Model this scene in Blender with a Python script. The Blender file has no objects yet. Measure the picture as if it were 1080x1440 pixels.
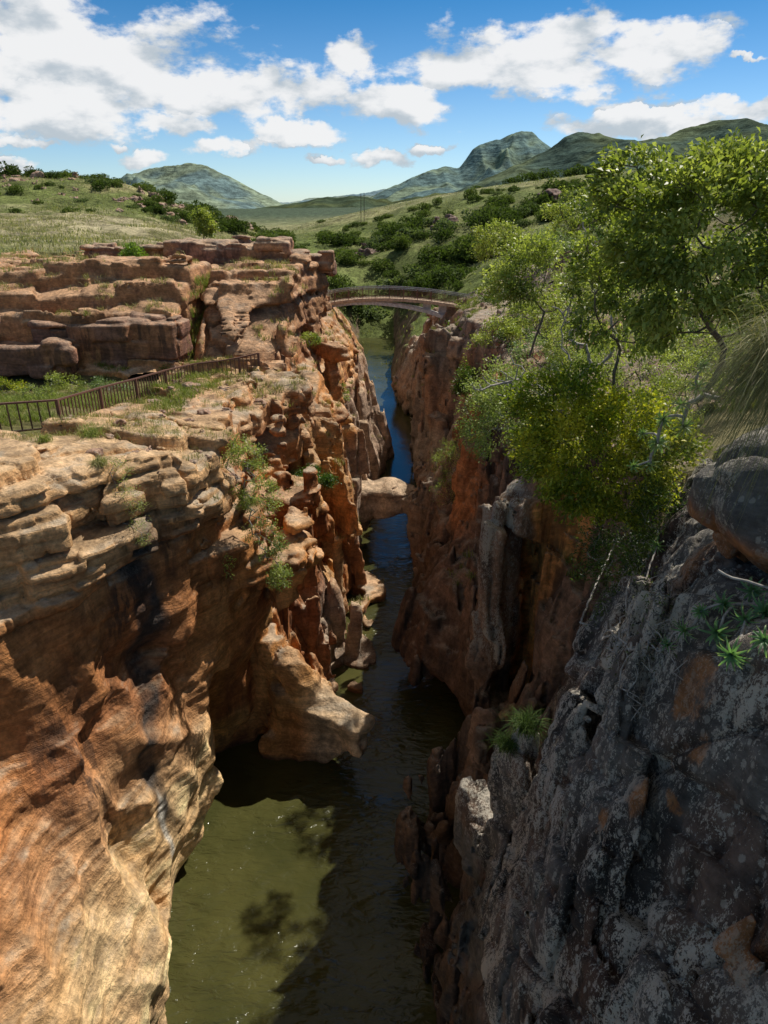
import bpy, bmesh, math, random
import numpy as np
from mathutils import Vector, Matrix
rad = math.radians
scene = bpy.context.scene
COL = scene.collection
# ---------------------------------------------------------------- camera
CAMZ, PITCH, FPX = 27.0, rad(24.0), 960.0      # photo 1080x1440 is a 24 mm lens on a 24x36 frame
CC, SS = math.cos(PITCH), math.sin(PITCH)
cam_d = bpy.data.cameras.new('camera'); cam = bpy.data.objects.new('camera', cam_d); COL.objects.link(cam)
cam.location = (0, 0, CAMZ); cam.rotation_euler = (rad(90) - PITCH, 0, 0)
cam_d.sensor_fit = 'VERTICAL'; cam_d.sensor_height = 36.0; cam_d.lens = 24.0
cam_d.clip_start = 0.1; cam_d.clip_end = 40000
scene.camera = cam
def sc_(Y, z): return FPX / (Y * CC - (z - CAMZ) * SS)             # pixels per metre at (Y, z)
def wx(px, Y, z): return (px - 540.0) / sc_(Y, z)
def row(Y, z):
    d = z - CAMZ
    return 720 - 960 * (Y * SS + d * CC) / (Y * CC - d * SS)
def pt(px, py, Y):
    v = (720 - py) / FPX; dy = CC + v * SS; t = Y / dy
    return Vector(((px - 540) / FPX * t, Y, CAMZ + t * (-SS + v * CC)))
# ---------------------------------------------------------------- noise
_rs = np.random.RandomState(7)
TAB = _rs.uniform(-1, 1, (48, 48, 48)).astype(np.float32)
def vn(x, y, z):
    xi = np.floor(x).astype(np.int32); yi = np.floor(y).astype(np.int32); zi = np.floor(z).astype(np.int32)
    fx = (x - xi).astype(np.float32); fy = (y - yi).astype(np.float32); fz = (z - zi).astype(np.float32)
    fx = fx * fx * (3 - 2 * fx); fy = fy * fy * (3 - 2 * fy); fz = fz * fz * (3 - 2 * fz)
    x0 = xi % 48; y0 = yi % 48; z0 = zi % 48; x1 = (x0 + 1) % 48; y1 = (y0 + 1) % 48; z1 = (z0 + 1) % 48
    a = TAB[x0, y0, z0] * (1 - fx) + TAB[x1, y0, z0] * fx
    b = TAB[x0, y1, z0] * (1 - fx) + TAB[x1, y1, z0] * fx
    c = TAB[x0, y0, z1] * (1 - fx) + TAB[x1, y0, z1] * fx
    d = TAB[x0, y1, z1] * (1 - fx) + TAB[x1, y1, z1] * fx
    a = a * (1 - fy) + b * fy; c = c * (1 - fy) + d * fy
    return a * (1 - fz) + c * fz
def fbm(x, y, z, o=3, g=.5, s=0.0):
    r = 0; a = 1.0; n = 0
    for i in range(o):
        r = r + a * vn(x + s + 11.3 * i, y + 7.7 * i - s, z + 3.1 * i + s * .5); n += a
        a *= g
        x, y, z = (x * 1.62 + y * 1.18) * 1.0, (-x * 1.18 + y * 1.62) * 1.0, z * 2.03 + x * .05
    return r / n * 1.6
def sst(a, b, x):
    t = np.clip((x - a) / (b - a), 0, 1); return t * t * (3 - 2 * t)
def hsh(i, j, k, s=0):
    return TAB[(i * 13 + k * 5 + s) % 48, (j * 17 + i * 3 + s * 7) % 48, (k * 11 + j * 7 + s * 3) % 48]
def worley(x, y, z, tilt=.9):
    """boxy cell noise with a tilted facet in every cell: value and edge distance"""
    xi = np.floor(x).astype(np.int32); yi = np.floor(y).astype(np.int32); zi = np.floor(z).astype(np.int32)
    f1 = np.full(x.shape, 9., np.float32); f2 = f1.copy(); val = np.zeros(x.shape, np.float32)
    for dx in (-1, 0, 1):
        for dy in (-1, 0, 1):
            for dz in (-1, 0, 1):
                i = xi + dx; j = yi + dy; k = zi + dz
                bx = x - (i + .5 + .42 * hsh(i, j, k, 1)); by = y - (j + .5 + .42 * hsh(i, j, k, 2)); bz = z - (k + .5 + .3 * hsh(i, j, k, 3))
                ax = np.abs(bx); ay = np.abs(by); az = np.abs(bz)
                d = np.maximum(np.maximum(ax, ay), az) + .25 * (ax + ay + az)
                m = d < f1
                f2 = np.where(m, f1, np.minimum(f2, d))
                val = np.where(m, hsh(i, j, k, 4) + tilt * (bx * hsh(i, j, k, 5) + by * hsh(i, j, k, 6) + .6 * bz * hsh(i, j, k, 7)), val); f1 = np.where(m, d, f1)
    return val, f2 - f1
def beds(x, y, z, h, w, seed=0, crk=.3, bed=.2, a1=.5, a2=.5):
    """bedded rock: beds of uneven thickness, each split by upright joints into blocks"""
    zz = z / h + .45 * vn(z / h * .37 + seed, x * .03 / w, y * .03 / w); k = np.floor(zz).astype(np.int32); fz = zz - k
    ox = hsh(k, k * 0 + seed, k * 0 + 1, 3) * 3; oy = hsh(k, k * 0 + seed, k * 0 + 2, 5) * 3
    u = x / w + ox; v = y / w + oy; xi = np.floor(u).astype(np.int32); yi = np.floor(v).astype(np.int32)
    f1 = np.full(x.shape, 9., np.float32); f2 = f1.copy(); val = np.zeros(x.shape, np.float32)
    for dx in (-1, 0, 1):
        for dy in (-1, 0, 1):
            i = xi + dx; j = yi + dy; bx = u - (i + .5 + .45 * hsh(i, j, k, 1)); by = v - (j + .5 + .45 * hsh(i, j, k, 2))
            d = np.maximum(np.abs(bx), np.abs(by)) + .35 * (np.abs(bx) + np.abs(by)); m = d < f1
            f2 = np.where(m, f1, np.minimum(f2, d)); val = np.where(m, hsh(i, j, k, 4) + .8 * (bx * hsh(i, j, k, 5) + by * hsh(i, j, k, 6)), val); f1 = np.where(m, d, f1)
    e = (f2 - f1) * w; b = np.minimum(fz, 1 - fz) * h
    return a1 * hsh(k, k * 0 + seed, k * 0 + 5, 9) + a2 * val + crk * np.exp(-e * 9) + bed * np.exp(-b * 22)
# ---------------------------------------------------------------- surface nets
def surfnets(F, xs, ys, zs):
    S = F < 0
    nx, ny, nz = F.shape
    cnt = np.zeros((nx - 1, ny - 1, nz - 1), np.int8)
    cor = [(a, b, c) for a in (0, 1) for b in (0, 1) for c in (0, 1)]
    for a, b, c in cor: cnt += S[a:nx - 1 + a, b:ny - 1 + b, c:nz - 1 + c]
    I, J, K = np.nonzero((cnt > 0) & (cnt < 8))
    vals = {q: F[I + q[0], J + q[1], K + q[2]] for q in cor}
    acc = np.zeros((len(I), 3), np.float64); n = np.zeros(len(I))
    for q in cor:
        for ax in range(3):
            if q[ax]: continue
            r = list(q); r[ax] = 1; r = tuple(r)
            a = vals[q]; b = vals[r]; m = (a < 0) != (b < 0)
            t = np.where(m, a / np.where(m, a - b, 1), 0)
            p = np.zeros((len(I), 3)); p[:, 0] = q[0]; p[:, 1] = q[1]; p[:, 2] = q[2]; p[:, ax] = t
            acc += p * m[:, None]; n += m
    acc /= n[:, None]
    P = np.empty_like(acc)
    for ax, (C_, D) in enumerate(((xs, I), (ys, J), (zs, K))):
        C_ = np.asarray(C_); P[:, ax] = C_[D] + acc[:, ax] * (C_[D + 1] - C_[D])
    idx = np.full(cnt.shape, -1, np.int32); idx[I, J, K] = np.arange(len(I))
    faces = []
    def emit(A, B, C_, D, flip):
        q = np.stack([A, B, C_, D], 1); q[flip] = q[flip][:, ::-1]; faces.append(q)
    m = S[:-1, 1:-1, 1:-1] != S[1:, 1:-1, 1:-1]; i, j, k = np.nonzero(m); s = S[i, j + 1, k + 1]
    emit(idx[i, j, k], idx[i, j + 1, k], idx[i, j + 1, k + 1], idx[i, j, k + 1], ~s)
    m = S[1:-1, :-1, 1:-1] != S[1:-1, 1:, 1:-1]; i, j, k = np.nonzero(m); s = S[i + 1, j, k + 1]
    emit(idx[i, j, k], idx[i, j, k + 1], idx[i + 1, j, k + 1], idx[i + 1, j, k], ~s)
    m = S[1:-1, 1:-1, :-1] != S[1:-1, 1:-1, 1:]; i, j, k = np.nonzero(m); s = S[i + 1, j + 1, k]
    emit(idx[i, j, k], idx[i + 1, j, k], idx[i + 1, j + 1, k], idx[i, j + 1, k], ~s)
    Fc = np.concatenate(faces)
    return P, Fc
def mesh_np(name, P, Fc, smooth=True):
    me = bpy.data.meshes.new(name); P = np.asarray(P, np.float32); k = Fc.shape[1]
    me.vertices.add(len(P)); me.vertices.foreach_set('co', P.ravel())
    me.loops.add(Fc.size); me.loops.foreach_set('vertex_index', Fc.astype(np.int32).ravel())
    me.polygons.add(len(Fc)); me.polygons.foreach_set('loop_start', np.arange(0, Fc.size, k, dtype=np.int32))
    me.polygons.foreach_set('loop_total', np.full(len(Fc), k, np.int32))
    if smooth: me.polygons.foreach_set('use_smooth', np.ones(len(Fc), bool))
    me.update(calc_edges=True)
    return me
def vnormals(me):
    a = np.empty(len(me.vertices) * 3, np.float32); me.vertex_normals.foreach_get('vector', a); return a.reshape(-1, 3)
def set_attr(me, name, arr):
    if arr.ndim == 1:
        at = me.attributes.new(name, 'FLOAT', 'POINT'); at.data.foreach_set('value', arr.astype(np.float32))
    else:
        at = me.attributes.new(name, 'FLOAT_COLOR', 'POINT')
        c = np.ones((len(arr), 4), np.float32); c[:, :arr.shape[1]] = arr; at.data.foreach_set('color', c.ravel())
# ---------------------------------------------------------------- object helpers
def obj(name, me, mat=None, parent=None):
    o = bpy.data.objects.new(name, me); COL.objects.link(o)
    if mat is not None and me is not None and not me.materials: me.materials.append(mat)
    if parent is not None: o.parent = parent
    return o
def tag(o, label, cat, group=None, kind=None):
    if label: o['label'] = label
    if cat: o['category'] = cat
    if group: o['group'] = group
    if kind: o['kind'] = kind
    return o
def empty(name, loc, label, cat, group=None, rz=0):
    o = bpy.data.objects.new(name, None); COL.objects.link(o); o.location = loc; o.rotation_euler = (0, 0, rz)
    return tag(o, label, cat, group)
def put(o, loc, rz=0, s=1.0):
    o.location = loc; o.rotation_euler = (0, 0, rz); o.scale = (s, s, s) if not isinstance(s, tuple) else s
    return o
# ---------------------------------------------------------------- ground
ZL = [0, 3, 6, 10, 14, 18, 22]
LW = {  # left wall: Y -> X at heights ZL
 3: [-8.5, -8.8, -10, -13, -15, -17, -18], 12: [-8, -8.2, -9, -11, -13, -15, -15.5], 15: [-7.5, -7.3, -8.5, -10.4, -12.0, -12.8, -13.2],
 17: [-8.2, -7.9, -8.6, -9.8, -10.7, -11.4, -12], 19: [-9, -8.3, -8.2, -8.7, -9.45, -9.4, -10.3], 21: [-9.1, -7.9, -7.7, -7.9, -8.5, -8.5, -9],
 23: [-9.2, -7.6, -7.4, -7.4, -7.5, -6.8, -7.2], 25: [-11.5, -8.4, -7.6, -6.5, -5.7, -6.6, -7], 27: [-11.5, -7.8, -7.0, -5.6, -4.9, -6.8, -7],
 28.6: [-9, -6.6, -6.3, -5.0, -5.2, -6.9, -7.2], 30: [-6.5, -5.4, -5.9, -6.4, -6.9, -7.1, -7.5], 34: [-3.2, -3.3, -4.6, -6.6, -5.9, -7.0, -7.6],
 38: [-1.9, -2.3, -4, -5.7, -5.9, -7, -8], 42: [-2.6, -2.5, -4.4, -4.8, -5.1, -6.2, -8], 46: [-1.7, -2.1, -3.1, -3.7, -4.3, -5.8, -7],
 50: [-2.7, -2.6, -2.8, -3.1, -3.8, -5.0, -6.6], 55: [-2.5, -1.6, -2.4, -3.6, -4.1, -4.5, -5.2], 60: [-1.5, -2, -3, -3.3, -3.9, -5.2, -6],
 66: [-1.7, -1.3, -2.4, -2.92, -3.4, -6.0, -8.0], 72: [0.0, -0.1, -1.6, -2.54, -3.7, -6.2, -9.0], 77: [0.4, -0.3, -1.3, -2.4, -4.1, -6.6, -10.0],
 82: [-0.5, -1.4, -2.0, -3.2, -4.8, -7.2, -11.0], 90: [-0.9, -1.6, -2.3, -3.44, -5.5, -8.0, -9.0], 100: [-1.6, -2.4, -3.6, -5.5, -8, -10, -12],
 120: [-3.5, -5, -7, -10, -13, -16, -20], 150: [-6, -8, -11, -14, -18, -22, -26], 158: [-6, -8, -11, -14, -18, -22, -26]}
RW = {
 3: [1.4, 1.6, 1.8, 2.1, 2.5, 3.6, 4.6], 8: [1.4, 1.6, 1.8, 2.2, 2.7, 2.9, 3.9], 10: [2.0, 1.8, 1.8, 2.3, 3.0, 3.4, 4.8], 12: [2.3, 1.9, 2.0, 2.7, 3.6, 4.1, 5.6],
 15: [2.3, 1.7, 2.3, 3.4, 5.0, 6.6, 7.6], 17: [1.9, 1.6, 2.6, 4.2, 6.6, 7.6, 8.2], 19: [1.9, 2.3, 3.2, 5.0, 7.2, 7.8, 8.4], 21: [1.7, 1.2, 3.0, 5.2, 7.2, 7.8, 8.4],
 23: [2.0, 3.2, 4.0, 5.6, 7.4, 8.0, 8.6], 25: [3.5, 4.4, 4.7, 4.6, 4.4, 6, 8], 27: [4.5, 4.8, 5.2, 4.9, 5.6, 7.0, 9], 30: [5.2, 4.0, 4.6, 5.4, 6.1, 6.4, 9],
 33: [5.4, 1.8, 4.1, 5.9, 6.5, 6.6, 9], 36: [3.7, 1.5, 2.6, 6.2, 6.3, 6.6, 9], 40: [2.5, 2.4, 3.7, 5.9, 6.3, 6.7, 9], 46: [2.8, 3.2, 3.7, 5.6, 6.9, 7.3, 10],
 50: [3.1, 3.5, 3.7, 6, 7.4, 8.2, 11], 55: [3.3, 3.1, 4.3, 6.5, 8, 9, 12], 60: [3.7, 3.8, 5.6, 6.58, 7.2, 9.1, 12.0], 66: [4.2, 3.1, 4.5, 5.5, 6.2, 8.0, 11.0],
 72: [3.4, 3.3, 4.3, 5.08, 6.2, 9.2, 11.0], 80: [4.0, 4.1, 4.9, 5.02, 6.3, 9.0, 11.0], 90: [4.7, 4.8, 4.9, 4.96, 5.4, 8.0, 10.0], 100: [2.4, 1.4, 3, 5, 7, 9, 11],
 120: [1.2, 2, 3.5, 6, 8, 10, 12], 150: [2.5, 4, 6, 9, 12, 15, 18], 158: [2.5, 4, 6, 9, 12, 15, 18]}
def wall_tab(W, ys, zs):
    Y = np.array(sorted(W)); A = np.array([W[k] for k in sorted(W)])
    tz = np.stack([np.interp(zs, ZL, r) for r in A])          # stations x zs
    # smooth z interpolation
    ys = np.asarray(ys); i = np.clip(np.searchsorted(Y, ys) - 1, 0, len(Y) - 2)
    t = np.clip((ys - Y[i]) / (Y[i + 1] - Y[i]), 0, 1); t = t * t * (3 - 2 * t) * .6 + t * .4
    return tz[i] * (1 - t)[:, None] + tz[i + 1] * t[:, None]
gp = []
for px, Y, z in [(-300, 10, 19.5), (-100, 18, 19.4), (0, 21, 19.4), (90, 22, 19.4), (180, 22, 19.1), (275, 24, 18.6), (0, 26, 19), (100, 27, 18.7),
    (0, 33, 18.2), (150, 33, 18.2), (300, 30, 18.2), (365, 38, 18), (0, 41, 18), (150, 41, 18), (250, 41, 18), (350, 42, 17.8), (-200, 40, 18.5),
    (0, 50, 22.4), (200, 50, 22.8), (330, 50, 22.2), (0, 60, 22.8), (100, 60, 22.8), (300, 62, 22.6), (450, 62, 21), (0, 100, 23.4), (200, 100, 22.5), (350, 100, 20.5),
    (440, 100, 12.5), (0, 150, 25.8), (170, 150, 25.2), (300, 150, 21.5), (400, 150, 15), (0, 205, 34.5), (90, 205, 34.3), (170, 205, 33), (230, 205, 29),
    (300, 205, 24.5), (360, 205, 20.5), (420, 205, 14), (-200, 205, 36), (0, 260, 33), (170, 260, 30), (300, 260, 18), (-200, 150, 27), (-200, 100, 24), (-200, 60, 23),
    (480, 160, 9), (440, 200, 13), (540, 160, 8.5), (600, 140, 12), (700, 125, 16.5), (480, 220, 16), (560, 200, 17), (650, 180, 19), (750, 160, 22),
    (380, 300, 18.0), (470, 290, 23), (560, 280, 27), (700, 265, 32.5), (850, 260, 36.5), (1000, 260, 40), (1200, 260, 42), (560, 235, 20), (650, 215, 23.5),
    (760, 200, 26.5), (900, 180, 29), (1080, 160, 31), (380, 400, 16), (560, 400, 28), (700, 400, 34), (850, 400, 41), (1080, 400, 48), (300, 400, 12), (170, 400, 20),
    (0, 400, 28), (560, 700, 22), (850, 700, 40), (0, 700, 26), (1100, 700, 50), (300, 700, 10), (-300, 400, 30), (1400, 400, 55), (1400, 260, 45)]:
    gp.append((wx(px, Y, z), Y, z))
gp += [(5, 0, 23), (6, 5, 22.8), (7.5, 10, 22.3), (7.5, 14, 21.2), (8, 20, 19.6), (9, 30, 18.5), (9, 45, 18), (10, 60, 18), (10, 72, 17.6), (10, 80, 17.4), (14, 10, 23.5), (14, 30, 20.8), (14, 50, 20.3),
    (17, 75, 21.4), (13, 82, 19), (26, 80, 24), (26, 50, 24), (26, 20, 25), (40, 100, 26), (24, 100, 18), (12, 100, 13), (12, 120, 10.5), (60, 60, 29), (60, 120, 29), (60, 20, 29),
    (-6, 80, 17.4), (-9, 90, 16), (0, 110, 7), (-40, 20, 20), (-50, 40, 20)]
GP = np.array(gp)
def _tps(r2): return np.where(r2 > 1e-9, r2 * np.log(r2 + 1e-12), 0) * .5
_q = GP[:, :2] / 100; _n = len(GP)
_K = _tps(((_q[:, None] - _q[None]) ** 2).sum(2)) + np.eye(_n) * 1e-4
_P = np.concatenate([np.ones((_n, 1)), _q], 1)
_w = np.linalg.solve(np.block([[_K, _P], [_P.T, np.zeros((3, 3))]]), np.concatenate([GP[:, 2], np.zeros(3)]))
def tps(x, y):
    x = np.asarray(x, float); y = np.asarray(y, float); out = _w[_n] + _w[_n + 1] * x / 100 + _w[_n + 2] * y / 100
    for i in range(_n): out = out + _w[i] * _tps((x / 100 - _q[i, 0]) ** 2 + (y / 100 - _q[i, 1]) ** 2)
    return out
def G(x, y):
    """height of the open ground, before the gorge is cut"""
    x, y = np.broadcast_arrays(np.asarray(x, float), np.asarray(y, float))
    b = tps(x, y)
    n = fbm(x * .3, y * .3, x * 0 + 3.3, 3)
    yy = y + 1.1 * fbm(x * .22, y * .1, x * 0 + 9, 2) - .05 * (x + 16)
    st = np.interp(yy, [40.6, 42.0, 42.3, 44.4, 44.55, 46.5, 46.65, 53, 58, 62], [18, 18.1, 20.8, 21.0, 22.2, 22.35, 23.3, 23.3, 22.9, 22.6])
    sl = np.interp(yy, [40.6, 42.0, 42.8, 45.8, 46.0, 47.6, 47.75, 50, 50.2, 58, 62], [18, 18.1, 19.3, 21.3, 22.0, 22.1, 22.7, 22.7, 23.1, 22.8, 22.4])
    m = sst(-12.6, -11.9, x + .25 * n)                         # smooth slab to the right of the grassy gully
    st = st * (1 - m) + sl * m
    st = st - 1.5 * np.exp(-((x + 12.3 - .02 * (y - 42)) / .42) ** 2) * sst(41.5, 43, y) * sst(54, 50, y)
    w = sst(39, 41, y) * sst(66, 60, y) * sst(-2, -6, x) * sst(-36, -30, x)
    g = b * (1 - w) + st * w
    return g + .18 * n * (.4 + .6 * sst(60, 100, y) * 3) * sst(3, 10, y)
# ---------------------------------------------------------------- rock fields
def carve(x, y, z, s=0.0):
    """water-worn scallops: hollows that meet in crests"""
    xw = x + .6 * vn(x * .2 + s, y * .2, z * .2); yw = y + .6 * vn(x * .2, y * .2 + s, z * .2 + 8); zw = z + .6 * vn(x * .25, y * .25 + 3, z * .2)
    c = .85 * np.abs(vn(xw * .3 + s, yw * .34, zw * .17)) + .30 * np.abs(vn(xw * .8 + 5, yw * .8 + zw * .3, zw * .36 + s)) + .07 * np.abs(vn(xw * 1.9, yw * 1.9 + zw, zw * 1.1))
    return c - .25
def detail_left(x, y, z):
    near = sst(26, 22, y)
    up = sst(10.5, 12.5, z + .8 * vn(x * .3, y * .3, z * 0)) * (1 - near) + near * sst(15.4, 16.6, z + .6 * vn(x * .5, y * .5, z * 0))
    far = sst(36, 46, y); k = 1 + .35 * far
    xw = x + .3 * vn(x * .5, y * .5, z * .3); yw = y + .3 * vn(x * .5 + 9, y * .5, z * .3); zw = z + .25 * vn(x * .2, y * .2 + 5, z * .2) + .05 * x - .03 * y
    kk = k * (1 + .55 * sst(40, 42, y)); b1 = beds(xw, yw, zw, 1.15 * kk, 2.6 * kk, 1, .42, .26, .38, .62); b2 = beds(xw + 3, yw, zw, .40 * k, 1.15 * k, 2, .13, .10, .15, .22)
    blk = b1 + b2
    lo = carve(x, y, z) + .09 * np.abs(vn(x * .12, y * .12, zw * 2.6)) + .06 * np.abs(vn(x * .2 + 5, y * .2, zw * 6.5))
    wsp = np.abs(vn(x * .25 + z * .12, y * .42 - z * .34, z * .40 + y * .2 + 2)); lo = lo + near * sst(15.5, 13, z) * (.75 * wsp + .25 * np.abs(vn(x * .5 + 4, y * .9 - z * .6, z * .9 + 2)) - .28)
    mid = sst(28.0, 30.5, y)
    c1 = beds(xw, yw, zw, 7.5, 1.9 * k, 4, .55, .05, .1, .95); c2 = beds(xw, yw, zw, 2.6 * k, .85 * k, 5, .12, .06, .12, .26)
    lo = lo * (1 - mid) + mid * (.4 * carve(x, y, z) + c1 + c2)
    return blk * up + lo * (1 - up) + (.03 + .05 * np.maximum(up, mid)) * fbm(x * 1.9, y * 1.9, z * 2.8, 4, .6)
def ell(x, y, z, c, r, rot=0.0, ty=0.0):
    a, b = x - c[0], y - c[1]; zc = z - c[2]
    ca, sa = math.cos(rot), math.sin(rot); a, b = a * ca + b * sa, -a * sa + b * ca
    ct, st_ = math.cos(ty), math.sin(ty); a, zc = a * ct + zc * st_, -a * st_ + zc * ct
    d = np.sqrt((a / r[0]) ** 2 + (b / r[1]) ** 2 + (zc / r[2]) ** 2)
    return (d - 1) * min(r)
def smin(a, b, k=.6):
    h = np.clip(.5 + .5 * (b - a) / k, 0, 1); return b * (1 - h) + a * h - k * h * (1 - h)
def build_field(base, detail, xs, ys, zs, band, scl=None):
    F = base
    m = np.abs(F) < band
    I, J, K = np.nonzero(m)
    d = np.empty(len(I), np.float32)
    for s in range(0, len(I), 400000):
        e = slice(s, s + 400000)
        d[e] = detail(xs[I[e]], ys[J[e]], zs[K[e]])
    F[m] += d if scl is None else d * scl[m] - .55 * (1 - scl[m])
    return F
# ---------------------------------------------------------------- materials
def new_mat(name):
    m = bpy.data.materials.new(name); m.use_nodes = True; nt = m.node_tree
    return m, nt, nt.nodes['Principled BSDF']
def nd(nt, t, **kw):
    n = nt.nodes.new(t)
    for k, v in kw.items():
        if k.startswith('i_'):
            key = k[2:]; key = int(key) if key.isdigit() else key
            n.inputs[key].default_value = v
        else: setattr(n, k, v)
    return n
def ln(nt, a, b): nt.links.new(a, b)
def mth(nt, op, a, b=None, c=None, clamp=False):
    n = nt.nodes.new('ShaderNodeMath'); n.operation = op; n.use_clamp = clamp
    for i, v in enumerate((a, b, c)):
        if v is None: continue
        if isinstance(v, (int, float)): n.inputs[i].default_value = v
        else: nt.links.new(v, n.inputs[i])
    return n.outputs[0]
def mixc(nt, f, a, b, bt='MIX'):
    n = nt.nodes.new('ShaderNodeMix'); n.data_type = 'RGBA'; n.blend_type = bt
    for s, v in ((n.inputs[0], f), (n.inputs[6], a), (n.inputs[7], b)):
        if isinstance(v, (int, float)): s.default_value = v
        elif isinstance(v, tuple): s.default_value = (*v, 1) if len(v) == 3 else v
        else: nt.links.new(v, s)
    return n.outputs[2]
def noise(nt, vec, scale, det=4, rough=.55, dist=0.0):
    n = nt.nodes.new('ShaderNodeTexNoise'); n.inputs['Scale'].default_value = scale; n.inputs['Detail'].default_value = det
    n.inputs['Roughness'].default_value = rough; n.inputs['Distortion'].default_value = dist
    if vec is not None: nt.links.new(vec, n.inputs['Vector'])
    return n.outputs[0]
def ramp(nt, f, a, b, lo=0.0, hi=1.0):
    n = nt.nodes.new('ShaderNodeMapRange'); n.interpolation_type = 'SMOOTHSTEP'; nt.links.new(f, n.inputs[0])
    n.inputs[1].default_value = a; n.inputs[2].default_value = b; n.inputs[3].default_value = lo; n.inputs[4].default_value = hi
    return n.outputs[0]
def mapping(nt, src, sc=(1, 1, 1), rot=(0, 0, 0)):
    n = nt.nodes.new('ShaderNodeMapping'); n.inputs['Scale'].default_value = sc; n.inputs['Rotation'].default_value = rot
    nt.links.new(src, n.inputs[0]); return n.outputs[0]
def rock_mat(name, bump=.5, dist=.05, lam=.5, fine_b=.1):
    m, nt, bs = new_mat(name)
    at = nd(nt, 'ShaderNodeAttribute', attribute_name='tint'); li = nd(nt, 'ShaderNodeAttribute', attribute_name='lich')
    geo = nd(nt, 'ShaderNodeNewGeometry'); pos = geo.outputs['Position']
    wv = noise(nt, pos, .22, 2)
    off = nd(nt, 'ShaderNodeVectorMath', operation='MULTIPLY_ADD')
    cb = nd(nt, 'ShaderNodeCombineXYZ'); ln(nt, wv, cb.inputs[2]); ln(nt, cb.outputs[0], off.inputs[0]); off.inputs[1].default_value = (0, 0, 1.6); ln(nt, pos, off.inputs[2])
    p2 = off.outputs[0]
    lam1 = mth(nt, 'ADD', mth(nt, 'MULTIPLY', noise(nt, mapping(nt, p2, (.10, .10, 5), (.04, .06, 0)), 1.0, 5, .62), .6), mth(nt, 'MULTIPLY', noise(nt, mapping(nt, p2, (.2, .2, 22), (.04, .06, 0)), 1.0, 3, .6), .4))
    fine = noise(nt, pos, 6, 5, .68); mid = noise(nt, pos, 1.3, 3, .6)
    stk = noise(nt, mapping(nt, pos, (2.6, 2.6, .22)), 1.0, 5, .6)
    f1 = ramp(nt, lam1, .40, .60, 1 - .36 * lam, 1 + .26 * lam); f2 = ramp(nt, fine, .3, .7, .72, 1.26); f3 = ramp(nt, mid, .35, .65, .72, 1.25)
    k = mth(nt, 'MULTIPLY', mth(nt, 'MULTIPLY', f1, f2), f3)
    vm = nd(nt, 'ShaderNodeVectorMath', operation='SCALE'); ln(nt, at.outputs['Color'], vm.inputs[0]); ln(nt, k, vm.inputs[3])
    col = vm.outputs[0]
    sep = nd(nt, 'ShaderNodeSeparateColor'); ln(nt, li.outputs['Color'], sep.inputs[0])
    dark = mth(nt, 'MULTIPLY', ramp(nt, stk, .47, .56), sep.outputs[1], clamp=True)
    col = mixc(nt, dark, col, (.028, .024, .022))
    n8 = noise(nt, mapping(nt, pos, (1, 1, .55)), 15, 5, .8)
    om = ramp(nt, mth(nt, 'ADD', sep.outputs[2], mth(nt, 'ADD', mth(nt, 'MULTIPLY', n8, .5), mth(nt, 'MULTIPLY', noise(nt, mapping(nt, pos, (1, 1, .3)), 2.6, 4, .65), .7))), .92, 1.12)
    oc2 = nd(nt, 'ShaderNodeVectorMath', operation='SCALE'); oc2.inputs[0].default_value = (.40, .165, .055); ln(nt, k, oc2.inputs[3])
    col = mixc(nt, mth(nt, 'MULTIPLY', om, .85), col, oc2.outputs[0])
    n30 = noise(nt, mapping(nt, pos, (1, 1, .7)), 42, 3, .7)
    vo = nd(nt, 'ShaderNodeTexVoronoi', feature='F1'); vo.inputs['Scale'].default_value = 6.5; ln(nt, mapping(nt, pos, (1, 1, .6)), vo.inputs['Vector'])
    spot = ramp(nt, mth(nt, 'ADD', vo.outputs['Distance'], mth(nt, 'MULTIPLY', n8, .5)), .52, .44)
    sm_ = mth(nt, 'ADD', mth(nt, 'MULTIPLY', noise(nt, mapping(nt, pos, (1, 1, .35)), 1.4, 4, .6), .7), mth(nt, 'ADD', mth(nt, 'MULTIPLY', n8, .75), mth(nt, 'MULTIPLY', n30, .45)))
    sp = mth(nt, 'ADD', ramp(nt, sm_, .95, 1.03), mth(nt, 'MULTIPLY', spot, .6), clamp=True)
    sp = mth(nt, 'MULTIPLY', sp, sep.outputs[0], clamp=True)
    col = mixc(nt, sp, col, (.52, .47, .39))
    ln(nt, col, bs.inputs['Base Color']); bs.inputs['Roughness'].default_value = .82; bs.inputs['Specular IOR Level'].default_value = .3
    h = mth(nt, 'ADD', mth(nt, 'MULTIPLY', lam1, 1.0 * lam), mth(nt, 'MULTIPLY', fine, .55)); h = mth(nt, 'ADD', h, mth(nt, 'MULTIPLY', n30, fine_b))
    h = mth(nt, 'ADD', h, mth(nt, 'MULTIPLY', mid, .8))
    bp = nd(nt, 'ShaderNodeBump'); bp.inputs['Strength'].default_value = bump; bp.inputs['Distance'].default_value = dist * 3
    ln(nt, h, bp.inputs['Height']); ln(nt, bp.outputs[0], bs.inputs['Normal'])
    return m
M_ROCK_L = rock_mat('sandstone', .8, .07, .5)
M_ROCK_R = rock_mat('lichen_rock', 1.0, .05, .35, .30)
def lin(*c): return np.array(c, np.float32)
def mixn(a, b, w): return a * (1 - w[:, None]) + b * w[:, None]
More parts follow.
